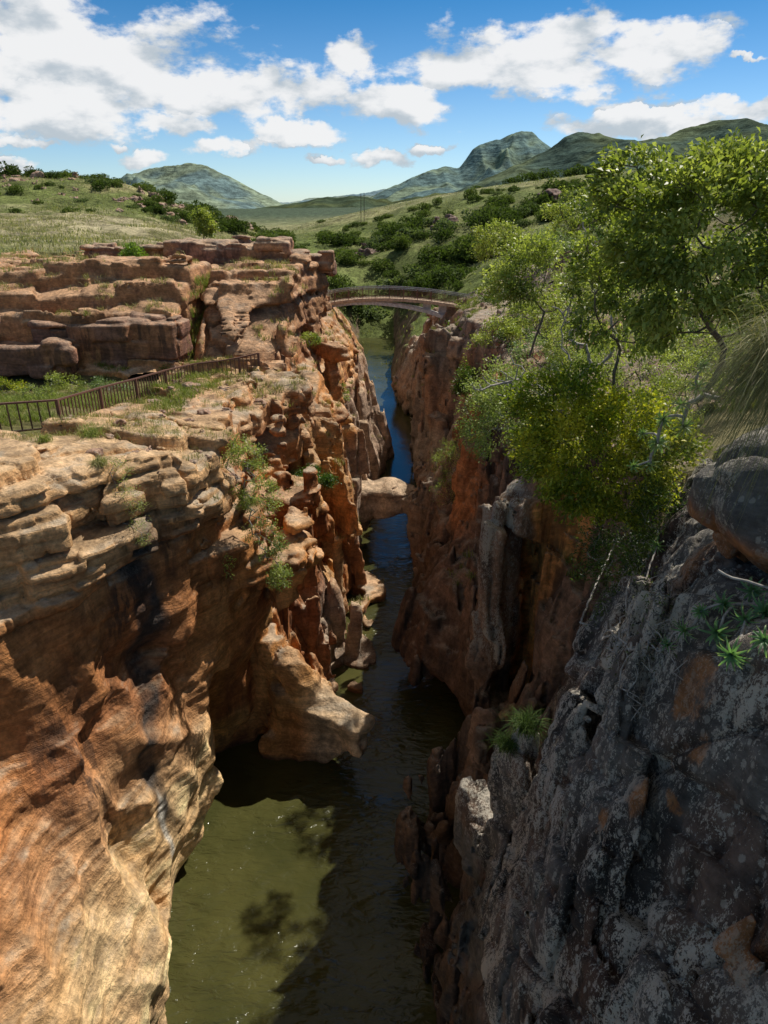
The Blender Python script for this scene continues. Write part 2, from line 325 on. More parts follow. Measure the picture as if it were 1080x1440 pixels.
def paint_left(P, N):
    x, y, z = P[:, 0], P[:, 1], P[:, 2]; n = len(P)
    n1 = fbm(x * .22, y * .22, z * .3, 3, s=1); n2 = fbm(x * .9, y * .9, z * 1.3, 3, s=4); n3 = fbm(x * .5, y * .5, z * .12, 3, s=7)
    zz = z + .22 * x - .12 * y + .9 * vn(x * .25, y * .25, z * .25); lam = vn(x * .1, y * .1, zz * 3.2) * .6 + vn(x * .2 + 4, y * .2, zz * 8.5) * .4
    c = mixn(lin(.60, .265, .082)[None].repeat(n, 0), lin(.33, .12, .04)[None], sst(-.5, .6, n3))
    c = mixn(c, lin(.70, .39, .145)[None], sst(.0, .7, n1) * .8)
    near = sst(25, 22, y)
    c = mixn(c, lin(.82, .57, .30)[None], near * sst(11, 6, z + 1.6 * n1) * (.65 + .35 * sst(-.5, .3, n2)) * .92)
    c = mixn(c, lin(.43, .175, .07)[None], near * sst(6.5, 8, z) * sst(14, 11, z) * .55); c = mixn(c, lin(.40, .165, .06)[None], near * sst(10, 12.5, z + n1) * sst(17, 15.5, z) * .6)
    prow = sst(2.6, 1.2, np.abs(y - 26.9)) * sst(-4.6, -3.2, x) * sst(5.5, 4.2, z); c = mixn(c, lin(.60, .43, .27)[None], prow * .85)
    # weathered upper beds
    top = sst(15.2, 17.2, z + n2 * .6) * sst(30, 24, y); c = mixn(c, lin(.58, .36, .175)[None], top * .85)
    mid = sst(26, 32, y) * sst(40, 36, z + y); up = sst(12.5, 16, z) * sst(26, 32, y)
    c = mixn(c, lin(.44, .24, .12)[None], up * .7 * sst(-.4, .4, n1))
    fard = sst(43, 50, y) * sst(13, 9, z + 2 * n1); c = mixn(c, lin(.40, .30, .23)[None], fard * .85)
    grey = sst(33, 36, y) * sst(42, 38, y) * sst(7, 4, z); c = mixn(c, lin(.30, .25, .2)[None], grey * .7)
    out = sst(40, 42, y) * sst(17.3, 18.2, z); c = mixn(c, lin(.40, .20, .09)[None], out * .85)
    c = mixn(c, lin(.25, .12, .07)[None], out * sst(.1, .5, n2) * .7 * sst(.6, .2, N[:, 2])); c = mixn(c, lin(.50, .31, .18)[None], out * sst(.45, .8, N[:, 2]) * .75)
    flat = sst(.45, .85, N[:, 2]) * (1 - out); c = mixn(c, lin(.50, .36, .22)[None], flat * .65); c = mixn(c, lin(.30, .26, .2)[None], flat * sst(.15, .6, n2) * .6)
    c = c * (1 + .16 * lam * (.4 + .6 * sst(1.0, .5, np.abs(N[:, 2]))))[:, None] * (1 + .16 * n2)[:, None]
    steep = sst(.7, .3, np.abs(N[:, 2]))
    # dark water stains and the seep line under the gully
    sx = -8.5 + .45 * vn(z * .5, z * 0, z * 0) - .03 * z; yc = np.interp(z, [3, 6, 9, 10, 12, 15, 17.3], [18.7, 18.9, 19.3, 20.0, 21.15, 21.0, 20.6]); seep = np.exp(-((y - yc - .15 * vn(z * .9, z * 0 + 3, z * 0)) / (.30 + .16 * (z > 11))) ** 2) * near * sst(18, 16.5, z)
    c = mixn(c, lin(.05, .045, .042)[None], np.clip(seep * sst(4.5, 6.5, z) * 1.7, 0, .96) * (.65 + .35 * sst(-.3, .3, n2)))
    c = mixn(c, lin(.62, .58, .5)[None], np.clip(1.3 * np.exp(-((y - yc - .05) / .11) ** 2) * near * sst(7.4, 6.2, z) * sst(1.0, 3, z), 0, .85))
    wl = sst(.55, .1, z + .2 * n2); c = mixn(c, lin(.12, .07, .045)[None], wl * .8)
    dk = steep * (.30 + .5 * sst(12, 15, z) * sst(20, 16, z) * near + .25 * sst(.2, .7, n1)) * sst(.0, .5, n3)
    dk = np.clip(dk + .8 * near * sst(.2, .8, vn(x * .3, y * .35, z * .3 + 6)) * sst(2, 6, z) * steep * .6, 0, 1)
    li = np.stack([.28 * sst(.2, .8, N[:, 2]) * sst(-.2, .5, n2) + grey * .3, dk, dk * 0], 1)
    return np.clip(c, .01, .8), li
def paint_right(P, N):
    x, y, z = P[:, 0], P[:, 1], P[:, 2]; n = len(P)
    n1 = fbm(x * .3, y * .3, z * .3, 3, s=2); n2 = fbm(x * 1.1, y * 1.1, z * 1.0, 3, s=5); st_ = fbm(x * .9, y * .9, z * .11, 3, s=9)
    near = sst(21, 16, y)
    c = mixn(lin(.135, .122, .108)[None].repeat(n, 0), lin(.032, .028, .026)[None], sst(-.1, .35, st_ + .4 * n1) * .85)
    c = mixn(c, lin(.12, .055, .03)[None], sst(.1, .5, n2) * .5)
    br = mixn(lin(.28, .17, .11)[None].repeat(n, 0), lin(.12, .08, .058)[None], sst(-.2, .5, st_))
    c = mixn(c, br, sst(16, 21, y))
    low = sst(8.5, 4.5, z) * sst(13, 15, y); c = mixn(c, lin(.12, .075, .05)[None], low * .8)
    # orange fresh faces
    o = np.zeros(n)
    for cx, cy, cz, rx, rz in [(5.2, 10.2, 21.5, .4, .8), (3.9, 6.9, 21.6, .4, .55), (3.3, 6.8, 19.8, .28, .45), (3.8, 6.6, 19.9, .22, .15), (3.1, 7.2, 18.9, .16, .3), (3.8, 4.7, 20.4, .35, .9), (3.8, 6.4, 21.0, .16, .3), (5.8, 10.0, 22.1, .6, .35), (4.1, 11.0, 17.5, .3, .8), (3.0, 7.4, 16.8, .14, .35)]:
        o = np.maximum(o, sst(1.7, .35, np.sqrt(((x - cx) / rx / 1.4) ** 2 + ((y - cy) / rx) ** 2 + ((z - cz) / rz) ** 2) + .35 * n2))
    col = sst(23, 23.8, y) * sst(27.5, 26.5, y) * sst(5.6, 5.9, x + .15 * n2) * sst(5.5, 7, z) * sst(18, 16, z); c = mixn(c, lin(.80, .33, .09)[None], col * .92)
    oc = sst(38, 39.5, y) * sst(46, 43, y) * sst(7, 9, z); c = mixn(c, lin(.54, .22, .08)[None], oc * .85)
    fard = sst(46, 52, y); c = mixn(c, mixn(lin(.36, .22, .14)[None].repeat(n, 0), lin(.34, .28, .22)[None], sst(-.3, .5, n1)), fard * .8)
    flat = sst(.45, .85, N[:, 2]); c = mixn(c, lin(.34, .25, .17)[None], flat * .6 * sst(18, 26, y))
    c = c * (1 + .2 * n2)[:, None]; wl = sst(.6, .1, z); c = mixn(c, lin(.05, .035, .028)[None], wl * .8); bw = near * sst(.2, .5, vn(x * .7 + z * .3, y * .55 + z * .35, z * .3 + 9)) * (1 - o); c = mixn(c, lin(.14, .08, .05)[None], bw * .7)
    lich = near * sst(9, 12, z) * (1.1 - .8 * o) + .8 * sst(21.5, 23, y) * sst(28, 26, y) * sst(5.9, 5.5, x) * sst(8, 10, z) + .35 * flat + .15 * sst(40, 48, y)
    dk = np.clip(.8 * near * sst(-.2, .5, st_) * (1 - o) + .55 * (1 - near) * sst(.0, .5, st_), 0, 1)
    li = np.stack([np.clip(lich, 0, 1), dk, np.clip(o * near * .50, 0, 1)], 1)
    return np.clip(c, .012, .7), li
def rock_obj(name, P, Fc, mat, paint, parent=None, off=(0, 0, 0)):
    me = mesh_np(name, P, Fc) if not isinstance(P, bpy.types.Mesh) else P
    co = np.empty(len(me.vertices) * 3, np.float32); me.vertices.foreach_get('co', co); co = co.reshape(-1, 3)
    W = co + np.array(off, np.float32); N = vnormals(me)
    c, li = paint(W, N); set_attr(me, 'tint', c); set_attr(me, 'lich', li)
    return obj(name, me, mat, parent)
def leaf_mat(name, rough=.45, trans=.35, spec=.4):
    m, nt, bs = new_mat(name)
    at = nd(nt, 'ShaderNodeAttribute', attribute_name='lc')
    ln(nt, at.outputs['Color'], bs.inputs['Base Color']); bs.inputs['Roughness'].default_value = rough; bs.inputs['Specular IOR Level'].default_value = spec
    tr = nd(nt, 'ShaderNodeBsdfTranslucent'); mx = nd(nt, 'ShaderNodeMixShader'); mx.inputs[0].default_value = trans
    cc = mixc(nt, 1.0, at.outputs['Color'], (1.5, 1.6, .7), 'MULTIPLY'); ln(nt, cc, tr.inputs[0])
    ln(nt, bs.outputs[0], mx.inputs[1]); ln(nt, tr.outputs[0], mx.inputs[2]); ln(nt, mx.outputs[0], nt.nodes['Material Output'].inputs[0])
    return m
M_LEAF = leaf_mat('leaf', .45, .4, .4); M_LEAF2 = leaf_mat('far_leaf', .8, .35, .1); M_GRASS = leaf_mat('grass_blade', .6, .3, .2)
def simple_mat(name, c, rough=.8, metal=0, nz=0.0, nscale=6.0, c2=None, bump=.3):
    m, nt, bs = new_mat(name); bs.inputs['Roughness'].default_value = rough; bs.inputs['Metallic'].default_value = metal
    geo = nd(nt, 'ShaderNodeNewGeometry'); f = noise(nt, geo.outputs['Position'], nscale, 5, .65)
    c2 = c2 or tuple(v * .55 for v in c)
    ln(nt, mixc(nt, ramp(nt, f, .3, .7), c, c2), bs.inputs['Base Color'])
    bp = nd(nt, 'ShaderNodeBump'); bp.inputs['Strength'].default_value = bump; bp.inputs['Distance'].default_value = .02; ln(nt, f, bp.inputs['Height']); ln(nt, bp.outputs[0], bs.inputs['Normal'])
    return m
M_BARK = simple_mat('bark', (.16, .13, .10), .9, nscale=9); M_TWIG = simple_mat('grey_dead_wood', (.42, .39, .35), .85, nscale=12, c2=(.2, .18, .16))
M_RUST = simple_mat('brown_painted_steel', (.12, .05, .035), .55, nscale=8, c2=(.16, .08, .05)); M_CONC = simple_mat('concrete', (.78, .77, .74), .85, nscale=3)
M_GALV = simple_mat('galvanised_rail', (.45, .44, .43), .4, .6, nscale=10); M_DECK = simple_mat('deck_planks', (.72, .52, .36), .8, nscale=4); M_POLE = simple_mat('pole_wood', (.12, .09, .07), .9)
def terrain_mat():
    m, nt, bs = new_mat('veld')
    at = nd(nt, 'ShaderNodeAttribute', attribute_name='tint'); geo = nd(nt, 'ShaderNodeNewGeometry'); pos = geo.outputs['Position']
    f = ramp(nt, noise(nt, pos, .9, 8, .75), .3, .7, .45, 1.5); f2 = ramp(nt, noise(nt, pos, .12, 5, .6), .3, .7, .7, 1.25)
    vm = nd(nt, 'ShaderNodeVectorMath', operation='SCALE'); ln(nt, at.outputs['Color'], vm.inputs[0]); ln(nt, mth(nt, 'MULTIPLY', f, f2), vm.inputs[3])
    ln(nt, vm.outputs[0], bs.inputs['Base Color']); bs.inputs['Roughness'].default_value = .95; bs.inputs['Specular IOR Level'].default_value = .1
    bp = nd(nt, 'ShaderNodeBump'); bp.inputs['Strength'].default_value = 1; bp.inputs['Distance'].default_value = .6; ln(nt, noise(nt, pos, 1.4, 8, .7), bp.inputs['Height']); ln(nt, bp.outputs[0], bs.inputs['Normal'])
    return m
M_VELD = terrain_mat()
def water_mat():
    m, nt, bs = new_mat('river_water')
    geo = nd(nt, 'ShaderNodeNewGeometry'); pos = geo.outputs['Position']
    d = noise(nt, pos, .25, 3)
    col = mixc(nt, ramp(nt, d, .35, .65), (.072, .070, .022), (.048, .050, .016))
    wh = noise(nt, pos, 11, 2, .5); wm = noise(nt, pos, .45, 3, .7)
    foam = mth(nt, 'MULTIPLY', ramp(nt, wh, .82, .86), ramp(nt, wm, .52, .62), clamp=True)
    ln(nt, mixc(nt, foam, col, (.35, .36, .28)), bs.inputs['Base Color'])
    bs.inputs['Roughness'].default_value = .15; bs.inputs['IOR'].default_value = 1.33; bs.inputs['Specular IOR Level'].default_value = .9
    h1 = noise(nt, mapping(nt, pos, (1.5, 3.4, 1), (0, 0, .3)), 1.0, 3, .55, .6); h2 = noise(nt, mapping(nt, pos, (.6, 1.2, 1), (0, 0, -.2)), 1.0, 2, .5, .4)
    calm = ramp(nt, noise(nt, pos, .16, 2), .38, .6, .35, 1.0)
    h = mth(nt, 'MULTIPLY', mth(nt, 'ADD', mth(nt, 'MULTIPLY', h1, .6), h2), calm)
    sy = nd(nt, 'ShaderNodeSeparateXYZ'); ln(nt, pos, sy.inputs[0]); h = mth(nt, 'MULTIPLY', h, ramp(nt, sy.outputs[1], 44, 64, 1.0, .16))
    bp = nd(nt, 'ShaderNodeBump'); bp.inputs['Strength'].default_value = 1.0; bp.inputs['Distance'].default_value = .22; ln(nt, h, bp.inputs['Height']); ln(nt, bp.outputs[0], bs.inputs['Normal'])
    return m
M_WATER = water_mat()
def ax(a, b, h): return np.arange(a, b + h * .5, h)
def sub(xs, c, R): 
    i = max(0, np.searchsorted(xs, c - R)); j = min(len(xs), np.searchsorted(xs, c + R)); return slice(i, j)
def blob(F, xs, ys, zs, c, r, rot=0.0, ty=0.0, op='add', k=.5):
    R = max(r) + k + 1.6
    a, b, d = sub(xs, c[0], R), sub(ys, c[1], R), sub(zs, c[2], R)
    if a.stop <= a.start or b.stop <= b.start or d.stop <= d.start: return
    v = ell(xs[a][:, None, None], ys[b][None, :, None], zs[d][None, None, :], c, r, rot, ty)
    S = F[a, b, d]
    if op == 'add': F[a, b, d] = smin(S, v, k)
    else: F[a, b, d] = -smin(-S, v, k)
def polycap(F, xs, ys, zs, pts, op='add', k=.5):
    """chain of round capsules (x,y,z,r)"""
    for (p, q) in zip(pts[:-1], pts[1:]):
        p = np.array(p, float); q = np.array(q, float); c = (p + q) / 2; R = np.linalg.norm((q - p)[:3]) / 2 + max(p[3], q[3]) + k + 1.6
        a, b, d = sub(xs, c[0], R), sub(ys, c[1], R), sub(zs, c[2], R)
        if a.stop <= a.start or b.stop <= b.start or d.stop <= d.start: continue
        X, Y, Z = xs[a][:, None, None], ys[b][None, :, None], zs[d][None, None, :]
        u = q[:3] - p[:3]; t = np.clip(((X - p[0]) * u[0] + (Y - p[1]) * u[1] + (Z - p[2]) * u[2]) / (u @ u), 0, 1)
        v = np.sqrt((X - p[0] - t * u[0]) ** 2 + (Y - p[1] - t * u[1]) ** 2 + (Z - p[2] - t * u[2]) ** 2) - (p[3] + t * (q[3] - p[3]))
        S = F[a, b, d]
        F[a, b, d] = smin(S, v, k) if op == 'add' else -smin(-S, v, k)
def boxblob(F, xs, ys, zs, c, hf, rot=0.0, ty=0.0, k=.15, r=.12):
    R = math.sqrt(sum(v * v for v in hf)) + k + 1.6
    a, b, d = sub(xs, c[0], R), sub(ys, c[1], R), sub(zs, c[2], R)
    if a.stop <= a.start or b.stop <= b.start or d.stop <= d.start: return
    X, Y, Z = np.broadcast_arrays(xs[a][:, None, None] - c[0], ys[b][None, :, None] - c[1], zs[d][None, None, :] - c[2])
    ca, sa = math.cos(rot), math.sin(rot); X, Y = X * ca + Y * sa, -X * sa + Y * ca
    ct, st_ = math.cos(ty), math.sin(ty); X, Z = X * ct + Z * st_, -X * st_ + Z * ct
    t = .16 * Z / hf[2]                                            # slight taper
    qx, qy, qz = np.abs(X) - hf[0] * (1 - t) + r, np.abs(Y) - hf[1] * (1 - t) + r, np.abs(Z) - hf[2] + r
    v = np.sqrt(np.maximum(qx, 0) ** 2 + np.maximum(qy, 0) ** 2 + np.maximum(qz, 0) ** 2) + np.minimum(np.maximum(qx, np.maximum(qy, qz)), 0) - r
    F[a, b, d] = smin(F[a, b, d], v, k)
def prow(F, xs, ys, zs):
    """blade of pale rock that juts over the pool"""
    a, b, d = sub(xs, -3.4, 5.2), sub(ys, 27.6, 4.0), sub(zs, 3.0, 5.2)
    if a.stop <= a.start or b.stop <= b.start: return
    X, Y, Z = np.broadcast_arrays(xs[a][:, None, None], ys[b][None, :, None], zs[d][None, None, :])
    p0 = np.array([-5.7, 29.3]); p1 = np.array([-.95, 26.7]); L_ = np.linalg.norm(p1 - p0); ux, uy = (p1 - p0) / L_
    u = (X - p0[0]) * ux + (Y - p0[1]) * uy; v = -(X - p0[0]) * uy + (Y - p0[1]) * ux; t = np.clip(u / L_, 0, 1)
    w_ = 1.2 - .75 * t + .25 * np.exp(-((t - .88) / .12) ** 2); zt = 4.9 - 1.8 * t + .25 * t ** 3 - .30 * np.abs(v) * (1 - .5 * t); zb = -1.5 + 3.1 * sst(.3, .95, t) + .5 * np.abs(v)
    w2 = w_ - .28 * (zt - Z) * sst(.4, .9, t) * (v < 0) + .1 * np.sin(Z * 2.2)
    f = np.maximum(np.maximum(np.abs(v) - w2, Z - zt), np.maximum(np.maximum(zb - Z, -u - .2), u - L_ + .25 * np.abs(Z - 2.9)))
    f = f + .30 * np.abs(vn(u * .7, v * 1.1, Z * .55 + 3)) + .12 * np.abs(vn(u * 1.6 + 4, v * 2, Z * 1.2)) - .12 + .16 * sst(.6, 1, t) * np.sin(Z * 3.0 + v * 1.5)
    q = np.sqrt((v / 1.1) ** 2 + ((Z - 4.5 - 1.2 * (1 - t * 2.2)) / 1.1) ** 2 + (np.maximum(0, u - 1.2) / 1.3) ** 2 + (np.minimum(0, u + .8) / 1.3) ** 2) - 1
    f = smin(f, q, .5)
    F[a, b, d] = smin(F[a, b, d], f * .85, .55)
# blobs: (centre, radii, rot, tilt, op, k)
LB = [
 ((-6.9, 22.4, 9.6), (1.0, .8, 2.3), .2, .1, 'sub', .5), ((-8.1, 19.2, 12.0), (1.1, 1.6, 1.2), 0, .2, 'sub', .6),
 ((-6.6, 24.0, 7.2), (.8, .9, 2.4), 0, 0, 'sub', .5), ((-7.6, 25.0, 3.4), (2.4, 1.6, 2.4), 0, 0, 'sub', .4),
 ((-7.2, 25.7, 1.0), (3.5, 2.5, 2.2), 0, 0, 'sub', .4), ((-6.4, 25.2, 5.3), (1.6, 1.1, 3.0), .3, 0, 'sub', .5),
 ((-5.2, 31.0, 12.0), (2.4, .7, 5.5), 0, 0, 'sub', .3),
 ((-5.3, 36.2, 11.5), (1.5, .7, 5.5), 0, 0, 'sub', .3), ((-4.4, 42.9, 8), (1.6, .5, 5.0), 0, 0, 'sub', .3), ((-3.2, 48.0, 6.5), (1.3, .8, 4.0), 0, 0, 'sub', .3),
 ((-6.6, 54.2, 20.6), (2.0, 1.0, 1.0), 0, 0, 'sub', .3), ((-1.5, 38.7, 3.0), (.6, .9, 1.1), 0, 0, 'sub', .2),
]
LX = [((-4.9, 27.8, 11.2), (.9, 1.0, 1.5), .5, .2), ((-4.4, 28.9, 12.4), (.6, .8, 1.4), .8, 0),
 ((-3.9, 34.4, 3.0), (1.0, 1.0, 3.6), .5, .06), ((-5.3, 33.6, 13.0), (.95, .8, 5.4), .6, .03), ((-5.3, 38.4, 13.2), (1.05, .9, 4.6), .4, .05), ((-4.2, 41.4, 9.8), (.9, .85, 5.0), .7, .05),
 ((-3.6, 44.6, 9.4), (.8, .8, 5.2), .3, .08), ((-3.1, 40.2, 5.0), (.8, .9, 4.2), .8, .1), ((-2.3, 37.3, 1.3), (.9, .9, 2.3), .5, .15), ((-2.4, 45.4, 3.4), (.8, .9, 3.6), .5, .12),
 ((-3.7, 50.6, 12.2), (.9, .9, 5.6), .5, .04), ((-6.1, 56.4, 19.0), (1.3, 1.3, 3.6), .3, .08), ((-6.6, 36.0, 14.0), (1.0, 1.0, 3.8), .2, 0)]
RB = [
 ((4.9, 31.0, .7), (2.1, 2.3, 2.0), .3, 0, 'sub', .3), ((1.7, 21.2, 1.6), (.75, .9, 1.1), 0, .3, 'add', .4), ((2.6, 19.4, 1.8), (.7, .8, 1.8), 0, 0, 'sub', .3), ((2.4, 17.8, 5.0), (.5, .5, 3.0), 0, 0, 'sub', .3),
 ((3.7, 13.0, 9.6), (.5, .5, 4.2), 0, .1, 'sub', .3), ((3.0, 16.2, 10.5), (.8, 1.1, 1.8), 0, .2, 'sub', .3), ((3.9, 9.6, 18.7), (.5, .8, .9), .4, 0, 'sub', .3), ((4.9, 9.4, 22.4), (1.3, 1.0, .3), 0, .1, 'sub', .2),
 ((6.05, 23.6, 11), (.12, 1.0, 5.0), 0, 0, 'sub', .1), ((4.1, 51.5, 4.6), (1.5, 4.0, 3.2), -.1, -.2, 'add', .4)]
RX = [((3.3, 35.0, 3.5), (1.8, 2.0, 1.9), .3, -.15), ((4.8, 34.2, 5.6), (1.0, 1.6, 1.3), .5, -.1), ((5.3, 31.0, 5.0), (.8, 1.1, 2.0), .3, 0), ((5.2, 28.2, 7.0), (.7, .8, 3.2), .5, 0),
 ((4.85, 24.6, 11.6), (.42, .6, 4.9), .3, .02), ((5.5, 24.2, 11.6), (.4, .55, 4.7), -.1, 0), ((6.65, 24.3, 11.0), (.72, .5, 4.6), .08, 0),
 ((2.7, 21.8, 3.0), (.6, .9, 2.2), .5, .25), ((2.3, 17.0, 3.2), (.5, .9, 2.4), .4, .2), ((3.2, 15.0, 7.2), (.5, .8, 3.8), .5, .1), ((3.7, 19.4, 6.3), (.7, .8, 3.2), .4, .08), ((3.6, 13.4, 11.8), (.45, .6, 3.8), .6, .08),
 ((6.2, 41.2, 11.8), (.65, .8, 4.5), .4, 0), ((7.6, 40.4, 11.4), (.75, .6, 4.3), .1, 0), ((6.9, 44.5, 11.0), (.8, .9, 4.4), .6, 0), ((5.0, 66.4, 10.8), (.85, .85, 4.8), .4, .05), ((6.9, 64, 11.4), (.95, .9, 4.6), .7, 0), ((4.4, 72.5, 7.6), (.8, .9, 4.6), .4, .05),
 ((6.6, 70.5, 12.4), (.9, 1.0, 3.8), .2, 0), ((5.4, 60, 6.5), (.9, 1.2, 3.4), .5, .1), ((8.4, 57, 12.5), (1.0, 1.0, 4.4), .4, 0)]
def detail_right(x, y, z):
    mid = sst(24, 30, y); far = sst(38, 46, y)
    up = sst(9, 14, z) * mid
    xw = x + .35 * vn(x * .4, y * .4, z * .4); yw = y + .35 * vn(x * .4 + 9, y * .4, z * .4); zw = z + .25 * vn(x * .35, y * .35 + 5, z * .5)
    k = 1 + .5 * far
    b1 = beds(xw, yw, zw, 2.4 * k, 1.7 * k, 11, .45, .2, .22, .7); b2 = beds(xw, yw, zw, .9, .8, 12, .15, .12, .1, .24)
    blk = b1 + b2
    jt = np.abs(vn(y * .36 + x * .25 + 3.1, z * .05, x * .1))
    cv = carve(x, y * 1.2, z * .7, 5)
    c1 = beds(xw, yw, z + .5 * x, 9.0, 1.35, 14, .45, .05, .1, .75); c2 = beds(xw, yw, z + .5 * x, 3.4, .62, 15, .16, .1, .08, .26)
    lo = .45 * cv + .6 * np.exp(-jt * 12) + c1 + c2
    sm = sst(26, 28, y) * sst(42, 39, y) * sst(8.5, 6.5, z); lo = lo * (1 - sm) + sm * (.7 * cv + .35 * c1 + .25 * c2)
    nr = sst(17, 12.5, y)
    crk = np.exp(-np.abs(vn(y * .55 + z * .42, z * .3 - y * .25, x * .3)) * 22) + .6 * np.exp(-np.abs(vn(y * 1.3 - z * .3, z * .5 + y * .4 + 7, x * .3)) * 22)
    n1 = beds(xw, yw, z + .4 * x + .5 * yw, 3.2, 1.7, 17, .14, .1, .12, .3); n2 = beds(xw, yw, z + .4 * x + .5 * yw, .9, .6, 18, .05, .04, .05, .09)
    lo = lo * (1 - nr) + nr * (.05 * cv + 1.0 * n1 + 1.2 * n2 + .2 * crk + .05)
    w = np.maximum(up, far * .5)
    return lo * (1 - w) + blk * w + .07 * fbm(x * 2.2, y * 2.2, z * 2.2, 4, .6)
def wall_chunk(side, x0, x1, y0, y1, z0, z1, h):
    xs, ys, zs = ax(x0, x1, h), ax(y0, y1, h), ax(z0, z1, h)
    T = wall_tab(LW if side == 'L' else RW, ys, zs)[None]
    g = G(xs[:, None], ys[None, :])
    A = (xs[:, None, None] - T) if side == 'L' else (T - xs[:, None, None])
    F = (-smin(-A, -(zs[None, None, :] - g[:, :, None]), .35)).astype(np.float32)
    scl = (1 - (.2 + .3 * sst(44, 38, ys)[None, :, None] + .3 * sst(24, 28, ys)[None, :, None] * (side == 'R')) * sst(-.1, .9, (zs[None, None, :] - g[:, :, None]) - A)).astype(np.float32)
    for c, r, rot, ty, op, k in (LB if side == 'L' else RB): blob(F, xs, ys, zs, c, r, rot, ty, op, k)
    for c, hf, rot, ty in (LX if side == 'L' else RX): boxblob(F, xs, ys, zs, c, hf, rot, ty)
    if side == 'L': prow(F, xs, ys, zs)
    F = build_field(F, detail_left if side == 'L' else detail_right, xs, ys, zs, 1.7, scl)
    return surfnets(F, xs, ys, zs)
def join_np(parts):
    P = np.concatenate([p for p, f in parts]); o = 0; fs = []
    for p, f in parts: fs.append(f + o); o += len(p)
    return P, np.concatenate(fs)
def field_rock(name, c, half, h, fn, amp=.25, fr=1.0, seed=0, blocky=.5):
    """a free-standing rock from a field; returns mesh in local coordinates around c"""
    xs, ys, zs = (ax(-half[i] - .5, half[i] + .5, h) for i in range(3))
    X, Y, Z = np.broadcast_arrays(xs[:, None, None], ys[None, :, None], zs[None, None, :])
    F = fn(X, Y, Z).astype(np.float32)
    def det(x, y, z):
        x = x + c[0]; y = y + c[1]; z = z + c[2]
        return amp * (fbm(x * fr * .7, y * fr * .7, z * fr * .9, 3, s=seed) * .7 + blocky * (beds(x, y, z, .62 / fr, 1.6 / fr, seed, .6, .45, .5, .7) + .2))
    F = build_field(F, det, xs, ys, zs, 1.2)
    F[0] = F[-1] = 1; F[:, 0] = F[:, -1] = 1; F[:, :, 0] = F[:, :, -1] = 1
    P, Fc = surfnets(F, xs, ys, zs)
    return mesh_np(name, P, Fc)
def boxf(hx, hy, hz, r=.35):
    def f(x, y, z):
        qx, qy, qz = np.abs(x) - hx + r, np.abs(y) - hy + r, np.abs(z) - hz + r
        return np.sqrt(np.maximum(qx, 0) ** 2 + np.maximum(qy, 0) ** 2 + np.maximum(qz, 0) ** 2) + np.minimum(np.maximum(qx, np.maximum(qy, qz)), 0) - r
    return f
# ---------------------------------------------------------------- cliffs
Q = 1.0 if not globals().get('DRAFT') else 1.5
L = [wall_chunk('L', -16, 1, 9, 24.2, -.6, 21, .085 * Q), wall_chunk('L', -13, 1, 24, 42.3, -.6, 21, .13 * Q), wall_chunk('L', -34, 1, 39.5, 70.3, -.6, 24.6, .165 * Q), wall_chunk('L', -24, 4, 70, 106, -.6, 22, .3 * Q)]
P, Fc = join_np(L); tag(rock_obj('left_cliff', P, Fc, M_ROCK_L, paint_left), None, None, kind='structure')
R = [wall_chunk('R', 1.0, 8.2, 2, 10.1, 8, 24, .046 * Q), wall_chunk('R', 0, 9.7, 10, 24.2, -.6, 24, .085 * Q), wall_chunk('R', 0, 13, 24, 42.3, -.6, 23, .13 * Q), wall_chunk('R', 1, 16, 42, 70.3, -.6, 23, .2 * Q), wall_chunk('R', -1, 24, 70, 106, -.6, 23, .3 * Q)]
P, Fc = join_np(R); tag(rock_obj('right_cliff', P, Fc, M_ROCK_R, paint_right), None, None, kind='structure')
# natural rock arch across the river
def archf(x, y, z):
    top = 1.55 - .13 * x + .28 * np.sin(x * 1.7 + .8) - .06 * y * y; bot = -.9 - .09 * x * x + .25 * np.sin(x * 1.3)
    hw = 1.5 + .05 * x * x + .25 * np.sin(x * 2.1 + 1)
    return -smin(-np.maximum(z - top, bot - z), -(np.abs(y + .12 * x) - hw), .45)
me = field_rock('rock_arch', (.3, 54.0, 3.9), (5.0, 3.4, 3.2), .13 * Q, archf, .36, .8, 5, .45)
def paint_arch(W, N):
    c, li = paint_left(W, N); c = mixn(c, np.array([[.46, .34, .23]], np.float32), np.full(len(c), .6)); return c, li * .6
o = rock_obj('rock_arch', me, None, M_ROCK_L, paint_arch, off=(.3, 54.0, 3.9)); o.location = (.3, 54.0, 3.9)
tag(o, 'pale natural rock arch bridging the narrow river between both cliffs', 'rock arch')
